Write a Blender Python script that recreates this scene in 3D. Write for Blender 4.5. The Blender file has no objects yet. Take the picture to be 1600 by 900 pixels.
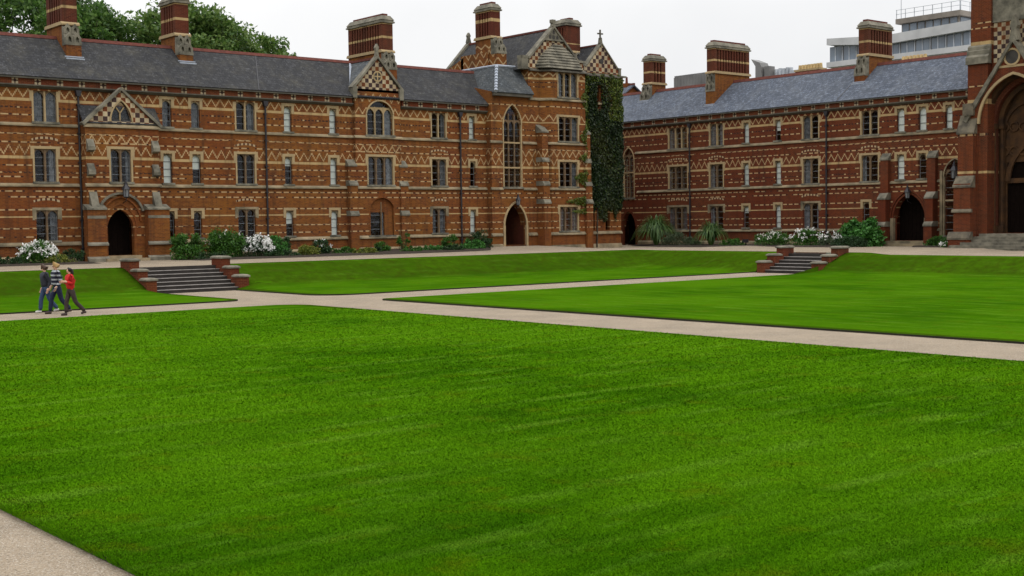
import bpy, bmesh, math, random
import numpy as np
from mathutils import Matrix, Vector
R = math.radians
random.seed(7); RNG = np.random.default_rng(7)
S = bpy.context.scene
COL = S.collection
# ------------------------------------------------------------------ camera, sky, sun, exposure
cd = bpy.data.cameras.new('camera'); cam = bpy.data.objects.new('camera', cd); COL.objects.link(cam)
cd.sensor_width = 36.0; cd.lens = 1984.87 / 1600 * 36.0; cd.clip_start = 0.1; cd.clip_end = 3000
cX = Vector((0.76623, -0.64243, -0.01367)); cU = Vector((0.04382, 0.03102, 0.99856)); cF = Vector((0.64107, 0.76572, -0.05192))
mw = Matrix.Identity(4)
for i in range(3):
    mw[i][0] = cX[i]; mw[i][1] = cU[i]; mw[i][2] = -cF[i]
mw.translation = Vector((0, 0, 3.0))
cam.matrix_world = mw
S.camera = cam
W = bpy.data.worlds.new('World'); S.world = W; W.use_nodes = True
SUN_EL, SUN_AZ = 55, 176            # azimuth measured from +Y clockwise
wn = W.node_tree; wn.nodes.clear()
sky = wn.nodes.new('ShaderNodeTexSky'); sky.sky_type = 'NISHITA'; sky.sun_disc = False
sky.sun_elevation = R(SUN_EL); sky.sun_rotation = R(SUN_AZ); sky.dust_density = 4.0; sky.air_density = 1.0
bw = wn.nodes.new('ShaderNodeRGBToBW'); wn.links.new(sky.outputs[0], bw.inputs[0])
tc = wn.nodes.new('ShaderNodeTexCoord'); sx = wn.nodes.new('ShaderNodeSeparateXYZ'); wn.links.new(tc.outputs['Generated'], sx.inputs[0])
cr_ = wn.nodes.new('ShaderNodeValToRGB'); wn.links.new(sx.outputs[2], cr_.inputs[0])      # overcast sky: brighter overhead than at the skyline
for i, (p_, v_) in enumerate(((0.0, 0.345), (0.16, 0.385), (1.0, 1.0))):
    e_ = cr_.color_ramp.elements[i] if i < 2 else cr_.color_ramp.elements.new(p_)
    e_.position = p_; e_.color = (v_, v_, v_ * 1.0, 1)
cl = wn.nodes.new('ShaderNodeMath'); cl.operation = 'MULTIPLY'; cl.inputs[1].default_value = 0.08; wn.links.new(bw.outputs[0], cl.inputs[0])
ad = wn.nodes.new('ShaderNodeMath'); ad.operation = 'MULTIPLY_ADD'; ad.inputs[1].default_value = 24.0; wn.links.new(cr_.outputs[0], ad.inputs[0]); wn.links.new(cl.outputs[0], ad.inputs[2])
cm = wn.nodes.new('ShaderNodeMix'); cm.data_type = 'RGBA'; cm.blend_type = 'MULTIPLY'; cm.inputs[0].default_value = 1.0
cn = wn.nodes.new('ShaderNodeTexNoise'); cn.inputs['Scale'].default_value = 3.2; cn.inputs['Detail'].default_value = 6; wn.links.new(tc.outputs['Generated'], cn.inputs['Vector'])
c2_ = wn.nodes.new('ShaderNodeValToRGB'); wn.links.new(cn.outputs[0], c2_.inputs[0])
c2_.color_ramp.elements[0].position = 0.35; c2_.color_ramp.elements[0].color = (0.94, 0.95, 0.965, 1); c2_.color_ramp.elements[1].position = 0.65; c2_.color_ramp.elements[1].color = (1.06, 1.065, 1.07, 1)
wn.links.new(ad.outputs[0], cm.inputs[6]); wn.links.new(c2_.outputs[0], cm.inputs[7])
bg = wn.nodes.new('ShaderNodeBackground'); bg.inputs[1].default_value = 0.1; wn.links.new(cm.outputs[2], bg.inputs[0])
wo = wn.nodes.new('ShaderNodeOutputWorld'); wn.links.new(bg.outputs[0], wo.inputs[0])
sl = bpy.data.lights.new('sun', 'SUN'); sl.energy = 0.5; sl.angle = R(25); sl.color = (1.0, 0.96, 0.9)
so = bpy.data.objects.new('sun', sl); COL.objects.link(so)
sd = Vector((math.sin(R(SUN_AZ)) * math.cos(R(SUN_EL)), math.cos(R(SUN_AZ)) * math.cos(R(SUN_EL)), math.sin(R(SUN_EL))))
so.rotation_euler = (-sd).to_track_quat('-Z', 'Y').to_euler(); so.location = (0, -20, 60)
vs = S.view_settings; vs.view_transform = 'Standard'; vs.look = 'None'; vs.gamma = 1; vs.exposure = 0.0; vs.use_curve_mapping = False

# ------------------------------------------------------------------ material helpers
class NT:
    def __init__(s, name, rough=0.85, spec=0.3):
        s.m = bpy.data.materials.new(name); s.m.use_nodes = True
        s.t = s.m.node_tree; s.t.nodes.clear()
        s.out = s.t.nodes.new('ShaderNodeOutputMaterial'); s.b = s.t.nodes.new('ShaderNodeBsdfPrincipled')
        s.t.links.new(s.b.outputs[0], s.out.inputs[0])
        s.b.inputs['Roughness'].default_value = rough; s.b.inputs['Specular IOR Level'].default_value = spec
    def n(s, ty): return s.t.nodes.new(ty)
    def put(s, sock, v):
        if isinstance(v, (int, float)): sock.default_value = v
        elif isinstance(v, tuple): sock.default_value = (v + (1,)) if (len(v) == 3 and sock.type == 'RGBA') else v
        else: s.t.links.new(v, sock)
    def ma(s, op, a, b=0.0, c=0.0):
        k = s.n('ShaderNodeMath'); k.operation = op
        s.put(k.inputs[0], a); s.put(k.inputs[1], b); s.put(k.inputs[2], c); return k.outputs[0]
    def mix(s, f, a, b, mode='MIX'):
        k = s.n('ShaderNodeMix'); k.data_type = 'RGBA'; k.blend_type = mode
        s.put(k.inputs[0], f); s.put(k.inputs[6], a); s.put(k.inputs[7], b); return k.outputs[2]
    def noise(s, vec, scale, detail=3, rough=0.55, out=0):
        k = s.n('ShaderNodeTexNoise'); k.inputs['Scale'].default_value = scale; k.inputs['Detail'].default_value = detail
        k.inputs['Roughness'].default_value = rough
        if vec is not None: s.put(k.inputs['Vector'], vec)
        return k.outputs[out]
    def ramp(s, v, stops, interp='LINEAR'):
        k = s.n('ShaderNodeValToRGB'); k.color_ramp.interpolation = interp; e = k.color_ramp.elements
        for i, (p, c) in enumerate(stops):
            q = e[i] if i < 2 else e.new(p)
            q.position = p; q.color = (c + (1,)) if isinstance(c, tuple) else (c, c, c, 1)
        s.put(k.inputs[0], v); return k.outputs[0]
    def geo(s): return s.n('ShaderNodeNewGeometry')
    def xyz(s, x=0.0, y=0.0, z=0.0):
        k = s.n('ShaderNodeCombineXYZ'); s.put(k.inputs[0], x); s.put(k.inputs[1], y); s.put(k.inputs[2], z); return k.outputs[0]
    def sep(s, v):
        k = s.n('ShaderNodeSeparateXYZ'); s.put(k.inputs[0], v); return k.outputs
    def bump(s, h, st=0.3, d=0.02):
        k = s.n('ShaderNodeBump'); k.inputs['Strength'].default_value = st; k.inputs['Distance'].default_value = d
        s.put(k.inputs['Height'], h); s.t.links.new(k.outputs[0], s.b.inputs['Normal'])
    def base(s, c): s.put(s.b.inputs['Base Color'], c); return s.m
    def uvz(s):
        g = s.geo(); p = s.sep(g.outputs['Position']); nn = s.sep(g.outputs['True Normal'])
        sw = s.ma('GREATER_THAN', s.ma('ABSOLUTE', nn[0]), s.ma('ABSOLUTE', nn[1]))
        u = s.ma('ADD', s.ma('MULTIPLY', p[0], s.ma('SUBTRACT', 1.0, sw)), s.ma('MULTIPLY', p[1], sw))
        return u, p[2], g, p

TAN = (0.42, 0.29, 0.135)
def brick(name, solid=(), dash=(), dark=(), zig=(), c1=(0.305, 0.098, 0.021), c2=(0.175, 0.050, 0.015), zr=(0.0, 20.0), checks=None, dots=None, zp=0.57):
    t = NT(name, 0.92, 0.12); u, z, g, p = t.uvz()
    c1 = tuple(v * 0.60 for v in c1); c2 = tuple(v * 0.50 for v in c2)
    bt = t.n('ShaderNodeTexBrick'); t.put(bt.inputs['Vector'], t.xyz(u, z, 0.0))
    for k, v in (('Scale', 1.0), ('Mortar Size', 0.008), ('Brick Width', 0.225), ('Row Height', 0.078), ('Bias', 0.0)): bt.inputs[k].default_value = v
    t.put(bt.inputs['Color1'], c1); t.put(bt.inputs['Color2'], c2); t.put(bt.inputs['Mortar'], (0.17, 0.085, 0.042))
    pos = g.outputs['Position']
    blot = t.noise(pos, 0.55, 5, 0.6)
    c = t.mix(t.ramp(blot, [(0.35, 0.0), (0.7, 1.0)]), bt.outputs[0], t.mix(0.6, bt.outputs[0], (c1[0] * 1.3, c1[1] * 1.6, c1[2] * 1.15)))
    c = t.mix(t.ramp(t.noise(t.xyz(u, t.ma('MULTIPLY', z, 3.0), 0.0), 1.6, 4), [(0.50, 0.0), (0.75, 0.65)]), c, (0.085, 0.026, 0.015))
    c = t.mix(t.ramp(t.noise(pos, 0.22, 4, 0.6), [(0.45, 0.0), (0.66, 0.5)]), c, (c1[0] * .78, c1[1] * .60, c1[2] * .85))
    cell = t.noise(t.xyz(t.ma('MULTIPLY', u, 4.4), t.ma('MULTIPLY', z, 12.8), 0.0), 1.0, 1)
    c = t.mix(t.ramp(cell, [(0.55, 0.0), (0.72, 0.75)]), c, t.mix(0.5, c, (0.05, 0.025, 0.02)))
    if solid or dash or dark:
        ev = []
        for col, lst in (((1, 0, 0), solid), ((0, 1, 0), dash), ((0, 0, 1), dark)):
            for a, b in lst: ev.append((a, b, col))
        ev.sort(); rc = None
        for ci in range(0, len(ev), 14):
            st = [(0.0, (0, 0, 0))]
            for a, b, col in ev[ci:ci + 14]:
                st.append(((a - zr[0]) / (zr[1] - zr[0]), col)); st.append(((b - zr[0]) / (zr[1] - zr[0]), (0, 0, 0)))
            r1 = t.ramp(t.ma('DIVIDE', t.ma('SUBTRACT', z, zr[0]), zr[1] - zr[0]), st, 'CONSTANT')
            rc = r1 if rc is None else t.mix(1.0, rc, r1, 'ADD')
        k = t.n('ShaderNodeSeparateColor'); t.put(k.inputs[0], rc)
        row = t.ma('FLOOR', t.ma('MULTIPLY', z, 3.3))
        sh = t.ma('MULTIPLY', row, 0.37)
        q = t.ma('ADD', t.ma('DIVIDE', u, 0.53), t.ma('ADD', sh, t.ma('MULTIPLY', t.noise(t.xyz(u, row, 0.0), 0.9, 1), 0.7))); fr = t.ma('FRACT', q)
        wnz = t.n('ShaderNodeTexWhiteNoise'); wnz.noise_dimensions = '2D'; t.put(wnz.inputs['Vector'], t.xyz(t.ma('FLOOR', q), row, 0.0))
        keep = t.ma('GREATER_THAN', wnz.outputs[0], 0.13)
        dl = t.ma('MULTIPLY', t.ma('LESS_THAN', fr, 0.66), keep)
        dd = t.ma('MULTIPLY', t.ma('GREATER_THAN', fr, 0.72), t.ma('LESS_THAN', fr, 0.93))
        tan = t.mix(t.noise(pos, 3.0, 3), (0.50, 0.36, 0.19), (0.30, 0.20, 0.10))
        tan = t.mix(t.ma('MULTIPLY', wnz.outputs[0], 0.5), tan, (0.34, 0.20, 0.10))
        blk = (0.035, 0.02, 0.018)
        c = t.mix(t.ma('MULTIPLY', k.outputs[1], dl), c, tan)
        c = t.mix(t.ma('MULTIPLY', k.outputs[1], dd), c, blk)
        fd = t.ma('FRACT', t.ma('ADD', t.ma('DIVIDE', u, 0.26), sh))
        c = t.mix(t.ma('MULTIPLY', k.outputs[2], t.ma('LESS_THAN', fd, 0.62)), c, blk)
        q2 = t.ma('FRACT', t.ma('DIVIDE', u, 1.04))
        c = t.mix(t.ma('MULTIPLY', k.outputs[2], t.ma('LESS_THAN', q2, 0.14)), c, tan)
        c = t.mix(k.outputs[0], c, t.mix(t.ramp(t.noise(pos, 1.3, 4), [(0.4, 0.0), (0.7, 0.7)]), TAN, (0.27, 0.19, 0.10)))
        us = t.ma('MULTIPLY', t.ma('FLOOR', t.ma('DIVIDE', u, 0.07)), 0.07)
        for z0, z1, ph in zig:
            tt = t.ma('ABSOLUTE', t.ma('SUBTRACT', t.ma('FRACT', t.ma('ADD', t.ma('DIVIDE', us, zp), ph)), 0.5))
            zz = t.ma('ADD', t.ma('MULTIPLY', tt, 2 * (z1 - z0 - 0.08)), z0 + 0.04)
            hit = t.ma('LESS_THAN', t.ma('ABSOLUTE', t.ma('SUBTRACT', z, zz)), 0.062)
            inb = t.ma('MULTIPLY', t.ma('GREATER_THAN', z, z0), t.ma('LESS_THAN', z, z1))
            c = t.mix(t.ma('MULTIPLY', hit, inb), c, tan)
    if checks:
        cs, z0 = checks
        par = t.ma('MODULO', t.ma('ADD', t.ma('FLOOR', t.ma('DIVIDE', u, cs)), t.ma('FLOOR', t.ma('DIVIDE', t.ma('SUBTRACT', z, z0), cs))), 2.0)
        wz = t.n('ShaderNodeTexWhiteNoise'); wz.noise_dimensions = '2D'
        t.put(wz.inputs['Vector'], t.xyz(t.ma('FLOOR', t.ma('DIVIDE', u, cs)), t.ma('FLOOR', t.ma('DIVIDE', t.ma('SUBTRACT', z, z0), cs)), 0.0))
        dk = t.mix(t.ma('GREATER_THAN', wz.outputs[0], 0.45), c, (0.05, 0.03, 0.028))
        c = t.mix(par, dk, t.mix(wz.outputs[0], (0.46, 0.37, 0.24), (0.28, 0.21, 0.13)))
    if dots:
        per, zc = dots
        du = t.ma('ABSOLUTE', t.ma('MULTIPLY', t.ma('SUBTRACT', t.ma('FRACT', t.ma('DIVIDE', u, per)), 0.5), per))
        dz = t.ma('ABSOLUTE', t.ma('SUBTRACT', z, zc)); mx = t.ma('MAXIMUM', du, dz); mn = t.ma('MINIMUM', du, dz)
        ring = t.ma('MULTIPLY', t.ma('LESS_THAN', mx, 0.17), t.ma('GREATER_THAN', mn, 0.03))
        c = t.mix(t.ma('LESS_THAN', mx, 0.17), c, (0.03, 0.015, 0.012))
        c = t.mix(t.ma('MULTIPLY', ring, t.ma('GREATER_THAN', mx, 0.07)), c, (0.33, 0.26, 0.17))
    streak = t.noise(t.xyz(t.ma('MULTIPLY', u, 2.6), t.ma('MULTIPLY', z, 0.22), 0.0), 1.0, 4, 0.6)          # rain streaks and soot
    c = t.mix(t.ramp(streak, [(0.50, 0.0), (0.74, 0.62)]), c, (0.028, 0.018, 0.012))
    c = t.mix(t.ramp(t.noise(pos, 1.1, 5, 0.7), [(0.55, 0.0), (0.78, 0.6)]), c, (0.04, 0.022, 0.014))
    t.bump(bt.outputs['Fac'], 0.25, 0.01)
    return t.base(c)

def plain(name, c, rough=0.85, spec=0.3, var=0.25, sc=3.0, c2=None, bump=0.0, metal=0.0):
    t = NT(name, rough, spec); g = t.geo()
    nz = t.noise(g.outputs['Position'], sc, 4)
    d = c2 or tuple(v * (1 - var * 1.6) for v in c)
    col = t.mix(t.ramp(nz, [(0.35, 0.0), (0.68, 1.0)]), c, d)
    if bump: t.bump(t.noise(g.outputs['Position'], sc * 6, 3), bump, 0.03)
    t.b.inputs['Metallic'].default_value = metal
    return t.base(col)

def slate(name, a, b, li):
    t = NT(name, 0.8, 0.18); u, z, g, p = t.uvz()
    zz = t.ma('MULTIPLY', z, 1.6)
    bt = t.n('ShaderNodeTexBrick'); t.put(bt.inputs['Vector'], t.xyz(u, zz, 0.0))
    for k, v in (('Scale', 1.0), ('Mortar Size', 0.016), ('Brick Width', 0.36), ('Row Height', 0.25), ('Bias', -0.1)): bt.inputs[k].default_value = v
    t.put(bt.inputs['Color1'], a); t.put(bt.inputs['Color2'], b); t.put(bt.inputs['Mortar'], tuple(v * 0.35 for v in a))
    c = t.mix(t.ramp(t.noise(g.outputs['Position'], 0.8, 5, 0.65), [(0.45, 0.0), (0.72, 0.7)]), bt.outputs[0], li)
    c = t.mix(t.ramp(t.noise(g.outputs['Position'], 9.0, 2), [(0.56, 0.0), (0.68, 0.7)]), c, tuple(min(1, v * 2.2) for v in a))
    c = t.mix(t.ramp(t.noise(t.xyz(t.ma('MULTIPLY', u, 2.9), t.ma('MULTIPLY', t.ma('FLOOR', t.ma('DIVIDE', zz, 0.25)), 3.7), 0.0), 1.0, 0), [(0.35, 0.55), (0.6, 0.0)]), c, tuple(v * 0.45 for v in a))
    c = t.mix(t.ramp(t.noise(t.xyz(t.ma('MULTIPLY', u, 2.0), t.ma('MULTIPLY', z, 0.25), 0.0), 1.1, 3), [(0.5, 0.0), (0.75, 0.5)]), c, tuple(v * 0.55 for v in a))
    t.bump(bt.outputs['Fac'], 0.5, 0.02); return t.base(c)

def leafmat(name, cols, rough=0.5, trans=0.25):
    t = NT(name, rough, 0.3); g = t.geo()
    n = len(cols); st = [(i / max(1, n - 1), c) for i, c in enumerate(cols)]
    c = t.ramp(g.outputs['Random Per Island'], st)
    d = t.n('ShaderNodeBsdfTranslucent'); t.put(d.inputs[0], c)
    mx = t.n('ShaderNodeMixShader'); mx.inputs[0].default_value = trans
    t.t.links.new(t.b.outputs[0], mx.inputs[1]); t.t.links.new(d.outputs[0], mx.inputs[2]); t.t.links.new(mx.outputs[0], t.out.inputs[0])
    return t.base(c)

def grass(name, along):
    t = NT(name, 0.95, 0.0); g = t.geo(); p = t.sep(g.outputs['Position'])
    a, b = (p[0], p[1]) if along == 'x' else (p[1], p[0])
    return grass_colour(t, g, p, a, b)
def grass_colour(t, g, p, a, b, fine=True):
    st = t.xyz(t.ma('MULTIPLY', a, 0.34), t.ma('MULTIPLY', b, 1.35), 0.0); pos = g.outputs['Position']
    c = t.mix(t.ramp(t.noise(st, 1.0, 5, 0.6), [(0.36, 0.0), (0.64, 1.0)]), (0.022, 0.073, 0.001), (0.047, 0.124, 0.002))
    c = t.mix(t.ramp(t.noise(t.xyz(t.ma('MULTIPLY', a, 0.6), t.ma('MULTIPLY', b, 3.0), 0.0), 1.0, 4), [(0.58, 0.0), (0.74, 0.6)]), c, (0.095, 0.195, 0.020))
    c = t.mix(t.ramp(t.noise(pos, 0.45, 5, 0.62), [(0.44, 0.0), (0.72, 0.75)]), c, (0.022, 0.068, 0.002))
    c = t.mix(t.ramp(t.noise(pos, 0.16, 3, 0.5), [(0.40, 0.0), (0.60, 0.7)]), c, (0.060, 0.145, 0.003))
    c = t.mix(t.ramp(t.noise(pos, 1.1, 6, 0.72), [(0.54, 0.0), (0.74, 0.6)]), c, (0.072, 0.084, 0.003))
    mow = t.ma('SINE', t.ma('ADD', t.ma('MULTIPLY', b, 6.6), t.ma('MULTIPLY', t.noise(t.xyz(t.ma('MULTIPLY', a, 0.12), b, 0.0), 0.6, 2), 5.0)))
    mm = t.ma('MULTIPLY', t.ramp(mow, [(0.25, 0.0), (0.9, 1.0)]), t.ramp(t.noise(t.xyz(t.ma('MULTIPLY', a, 0.55), t.ma('MULTIPLY', b, 0.9), 3.0), 1.0, 3), [(0.46, 0.0), (0.66, 0.36)]))
    c = t.mix(mm, c, (0.105, 0.195, 0.018))
    sl_ = t.ma('SUBTRACT', 1.0, t.sep(g.outputs['Normal'])[2])          # darker olive green where the bank is steep
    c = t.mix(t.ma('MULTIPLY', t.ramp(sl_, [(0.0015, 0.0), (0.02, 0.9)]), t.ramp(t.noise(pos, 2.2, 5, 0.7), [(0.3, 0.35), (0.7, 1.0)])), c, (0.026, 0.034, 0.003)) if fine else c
    if not fine: return c
    c = t.mix(t.ramp(t.noise(pos, 7.0, 6, 0.8), [(0.35, 0.0), (0.75, 0.6)]), c, (0.016, 0.058, 0.001))
    t.bump(t.noise(pos, 14.0, 4, 0.7), 0.5, 0.03)
    return t.base(c)

def glassmat(name):
    t = NT(name); t.t.nodes.remove(t.b); t.b = None
    tr = t.n('ShaderNodeBsdfTransparent'); tr.inputs[0].default_value = (0.93, 0.96, 0.97, 1)
    gl = t.n('ShaderNodeBsdfGlossy'); gl.inputs['Roughness'].default_value = 0.06; gl.inputs[0].default_value = (0.8, 0.86, 0.95, 1)
    fr = t.n('ShaderNodeFresnel'); fr.inputs[0].default_value = 1.5
    g = t.geo(); bp = t.n('ShaderNodeBump'); bp.inputs['Strength'].default_value = 0.12; bp.inputs['Distance'].default_value = 0.05
    t.put(bp.inputs['Height'], t.noise(g.outputs['Position'], 2.5, 2)); t.t.links.new(bp.outputs[0], gl.inputs['Normal'])
    mx = t.n('ShaderNodeMixShader'); t.put(mx.inputs[0], t.ma('MULTIPLY_ADD', fr.outputs[0], 0.5, 0.01))
    t.t.links.new(tr.outputs[0], mx.inputs[1]); t.t.links.new(gl.outputs[0], mx.inputs[2]); t.t.links.new(mx.outputs[0], t.out.inputs[0])
    return t.m

bw2 = lambda z, h=0.075: (z - h / 2, z + h / 2)
SOL = [(3.54, 3.66), (6.78, 6.93), (9.87, 10.01)]
DSH = [bw2(z) for z in (2.5, 3.0, 4.02, 4.66, 4.98, 5.77, 6.43, 7.62, 8.12, 9.15)]
DRK = [bw2(6.04, .07), bw2(9.56, .07)]
ZIG = [(7.0, 7.56, 0.0), (10.1, 10.6, 0.0)]
M = {}
M['brick'] = brick('banded_brick', SOL, DSH, DRK, ZIG)
M['brickR'] = brick('banded_red_brick', SOL, DSH, DRK, ZIG, c1=(0.20, 0.038, 0.013), c2=(0.105, 0.020, 0.010))
M['brickB'] = brick('bay_brick', SOL, [d for d in DSH if not (7.7 < d[0] < 8.3)] + [bw2(8.16)], DRK, [(7.0, 7.56, 0.0), (7.64, 8.14, 0.5), (10.1, 10.6, 0.0), (10.9, 11.5, 0.0)])
M['brickT'] = brick('tower_brick', [(3.54, 3.66), (6.78, 6.93), (10.03, 10.15), (13.2, 13.34)],
                    [bw2(z) for z in (2.5, 3.0, 4.02, 4.66, 4.98, 5.77, 6.43, 8.16, 9.15, 11.25)], [bw2(6.04, .07), bw2(9.55, .07), bw2(12.65), bw2(12.98)],
                    [(7.0, 7.56, 0.0), (7.62, 8.12, 0.5), (10.2, 10.7, 0.0), (13.42, 13.75, 0.0)], zp=0.62)
M['brickP'] = brick('plain_brick', [], [])
M['brickPR'] = brick('plain_red_brick', c1=(0.20, 0.038, 0.013), c2=(0.105, 0.020, 0.010))
M['stack'] = brick('flue_brick', [(15.45, 15.6), (16.36, 16.46)], [], [], [], c1=(0.15, 0.032, 0.020), c2=(0.085, 0.018, 0.014))
M['stack2'] = brick('pier_brick', c1=(0.20, 0.045, 0.018), c2=(0.11, 0.024, 0.013))
M['stackT'] = brick('tall_flue_brick', [(17.5, 17.66), (18.2, 18.3)], [], [], [], c1=(0.15, 0.032, 0.020), c2=(0.085, 0.018, 0.014))
M['diaper'] = brick('diaper_brick', [], [(10, 10.01)], [], [(14.3, 14.85, 0.0), (14.9, 15.5, 0.0), (15.55, 15.9, 0.5)], zp=0.9)
M['eaves'] = brick('eaves_brick', dots=(1.22, 10.98), c1=(0.20, 0.045, 0.018), c2=(0.12, 0.028, 0.014))
M['check'] = brick('chequer', checks=(0.27, 0.02), c1=(0.24, 0.06, 0.02))
M['checkI'] = brick('diamond_chequer', checks=(0.30, 0.1), c1=(0.30, 0.08, 0.035))
M['chapel'] = brick('chapel_brick', [(5.6, 5.75), (9.9, 10.2), (13.55, 13.8)], [bw2(8.0, .12), bw2(11.0, .1), bw2(13.1, .09), bw2(14.6, .09), bw2(14.9, .09)], [], [], c1=(0.20, 0.040, 0.014), c2=(0.11, 0.022, 0.011))
M['slate'] = slate('old_slate', (0.040, 0.040, 0.043), (0.022, 0.022, 0.024), (0.066, 0.060, 0.046))
M['slateG'] = slate('fish_scale_slate', (0.075, 0.083, 0.09), (0.048, 0.054, 0.06), (0.10, 0.10, 0.09))
M['slateB'] = slate('blue_slate', (0.098, 0.112, 0.142), (0.062, 0.074, 0.100), (0.125, 0.135, 0.15))
M['sootst'] = plain('sooted_buff_stone', (0.15, 0.125, 0.085), sc=1.8, c2=(0.05, 0.043, 0.032), bump=0.5)
M['brownst'] = plain('shaded_brown_stone', (0.17, 0.11, 0.06), sc=2.2, c2=(0.09, 0.06, 0.035), bump=0.3)
M['tan'] = plain('tan_stone', (0.36, 0.26, 0.135), sc=2.2, c2=(0.27, 0.20, 0.11), bump=0.3)
M['grey'] = plain('weathered_stone', (0.20, 0.18, 0.135), sc=1.6, c2=(0.065, 0.06, 0.045), bump=0.6)
M['string'] = plain('string_stone', (0.29, 0.225, 0.135), sc=1.1, c2=(0.095, 0.08, 0.05), bump=0.3)
M['darkst'] = plain('dark_stone', (0.10, 0.09, 0.07), sc=2.0, bump=0.3)
M['redtile'] = plain('red_ridge_tile', (0.13, 0.036, 0.025), sc=4)
M['lead'] = plain('pale_lead', (0.34, 0.37, 0.43), 0.6, sc=4, var=0.15)
M['iron'] = plain('black_iron', (0.018, 0.016, 0.02), 0.5, 0.4)
M['leadbar'] = plain('glazing_lead', (0.16, 0.165, 0.17), 0.6)
M['room'] = plain('room_dark', (0.05, 0.045, 0.04))
M['wood'] = plain('dark_oak', (0.008, 0.005, 0.004), 0.9, 0.03, sc=6)
M['blind'] = plain('white_blind', (0.66, 0.66, 0.60), 0.9, var=0.06)
M['curtain'] = plain('pale_curtain', (0.20, 0.20, 0.21), 0.9, var=0.4, sc=5)
M['glass'] = glassmat('window_glass')
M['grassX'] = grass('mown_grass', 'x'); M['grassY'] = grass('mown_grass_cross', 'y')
M['soil'] = plain('dark_soil', (0.035, 0.024, 0.016), sc=5, bump=0.6)
M['edge'] = plain('turf_edge_earth', (0.02, 0.018, 0.009), sc=5)
def gravel():
    t = NT('gravel', 0.95, 0.15); g = t.geo(); p = g.outputs['Position']
    c = t.mix(t.ramp(t.noise(p, 0.7, 5), [(0.35, 0.0), (0.7, 1.0)]), (0.290, 0.228, 0.160), (0.215, 0.170, 0.120))
    c = t.mix(t.ramp(t.noise(p, 4.0, 4, 0.7), [(0.5, 0.0), (0.75, 0.45)]), c, (0.15, 0.12, 0.085))
    c = t.mix(t.ramp(t.noise(p, 34.0, 3, 0.8), [(0.5, 0.0), (0.66, 0.8)]), c, (0.085, 0.07, 0.05))
    c = t.mix(t.ramp(t.noise(p, 60.0, 2, 0.6), [(0.55, 0.0), (0.68, 0.8)]), c, (0.46, 0.42, 0.36))
    t.bump(t.noise(p, 45.0, 3), 0.8, 0.02); return t.base(c)
M['gravel'] = gravel()
M['ground'] = plain('far_ground', (0.10, 0.11, 0.06), sc=0.2)
M['stepst'] = plain('step_stone', (0.032, 0.026, 0.022), sc=3, c2=(0.02, 0.017, 0.015), bump=0.3)
M['nosing'] = plain('worn_step_edge', (0.24, 0.22, 0.20), sc=3)
M['conc'] = plain('pale_concrete', (0.50, 0.50, 0.50), sc=0.6, var=0.12)
M['concd'] = plain('brown_concrete', (0.24, 0.21, 0.18), sc=0.8)
M['zinc'] = plain('grey_cladding', (0.20, 0.195, 0.19), 0.6, sc=0.5)
M['pot'] = plain('buff_clay_pot', (0.55, 0.40, 0.19), sc=3)
M['steel'] = plain('galvanised_steel', (0.50, 0.53, 0.57), 0.4, sc=1.0)
M['offglass'] = plain('office_glass', (0.17, 0.21, 0.26), 0.15, 0.6, sc=0.5, var=0.3)

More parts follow.
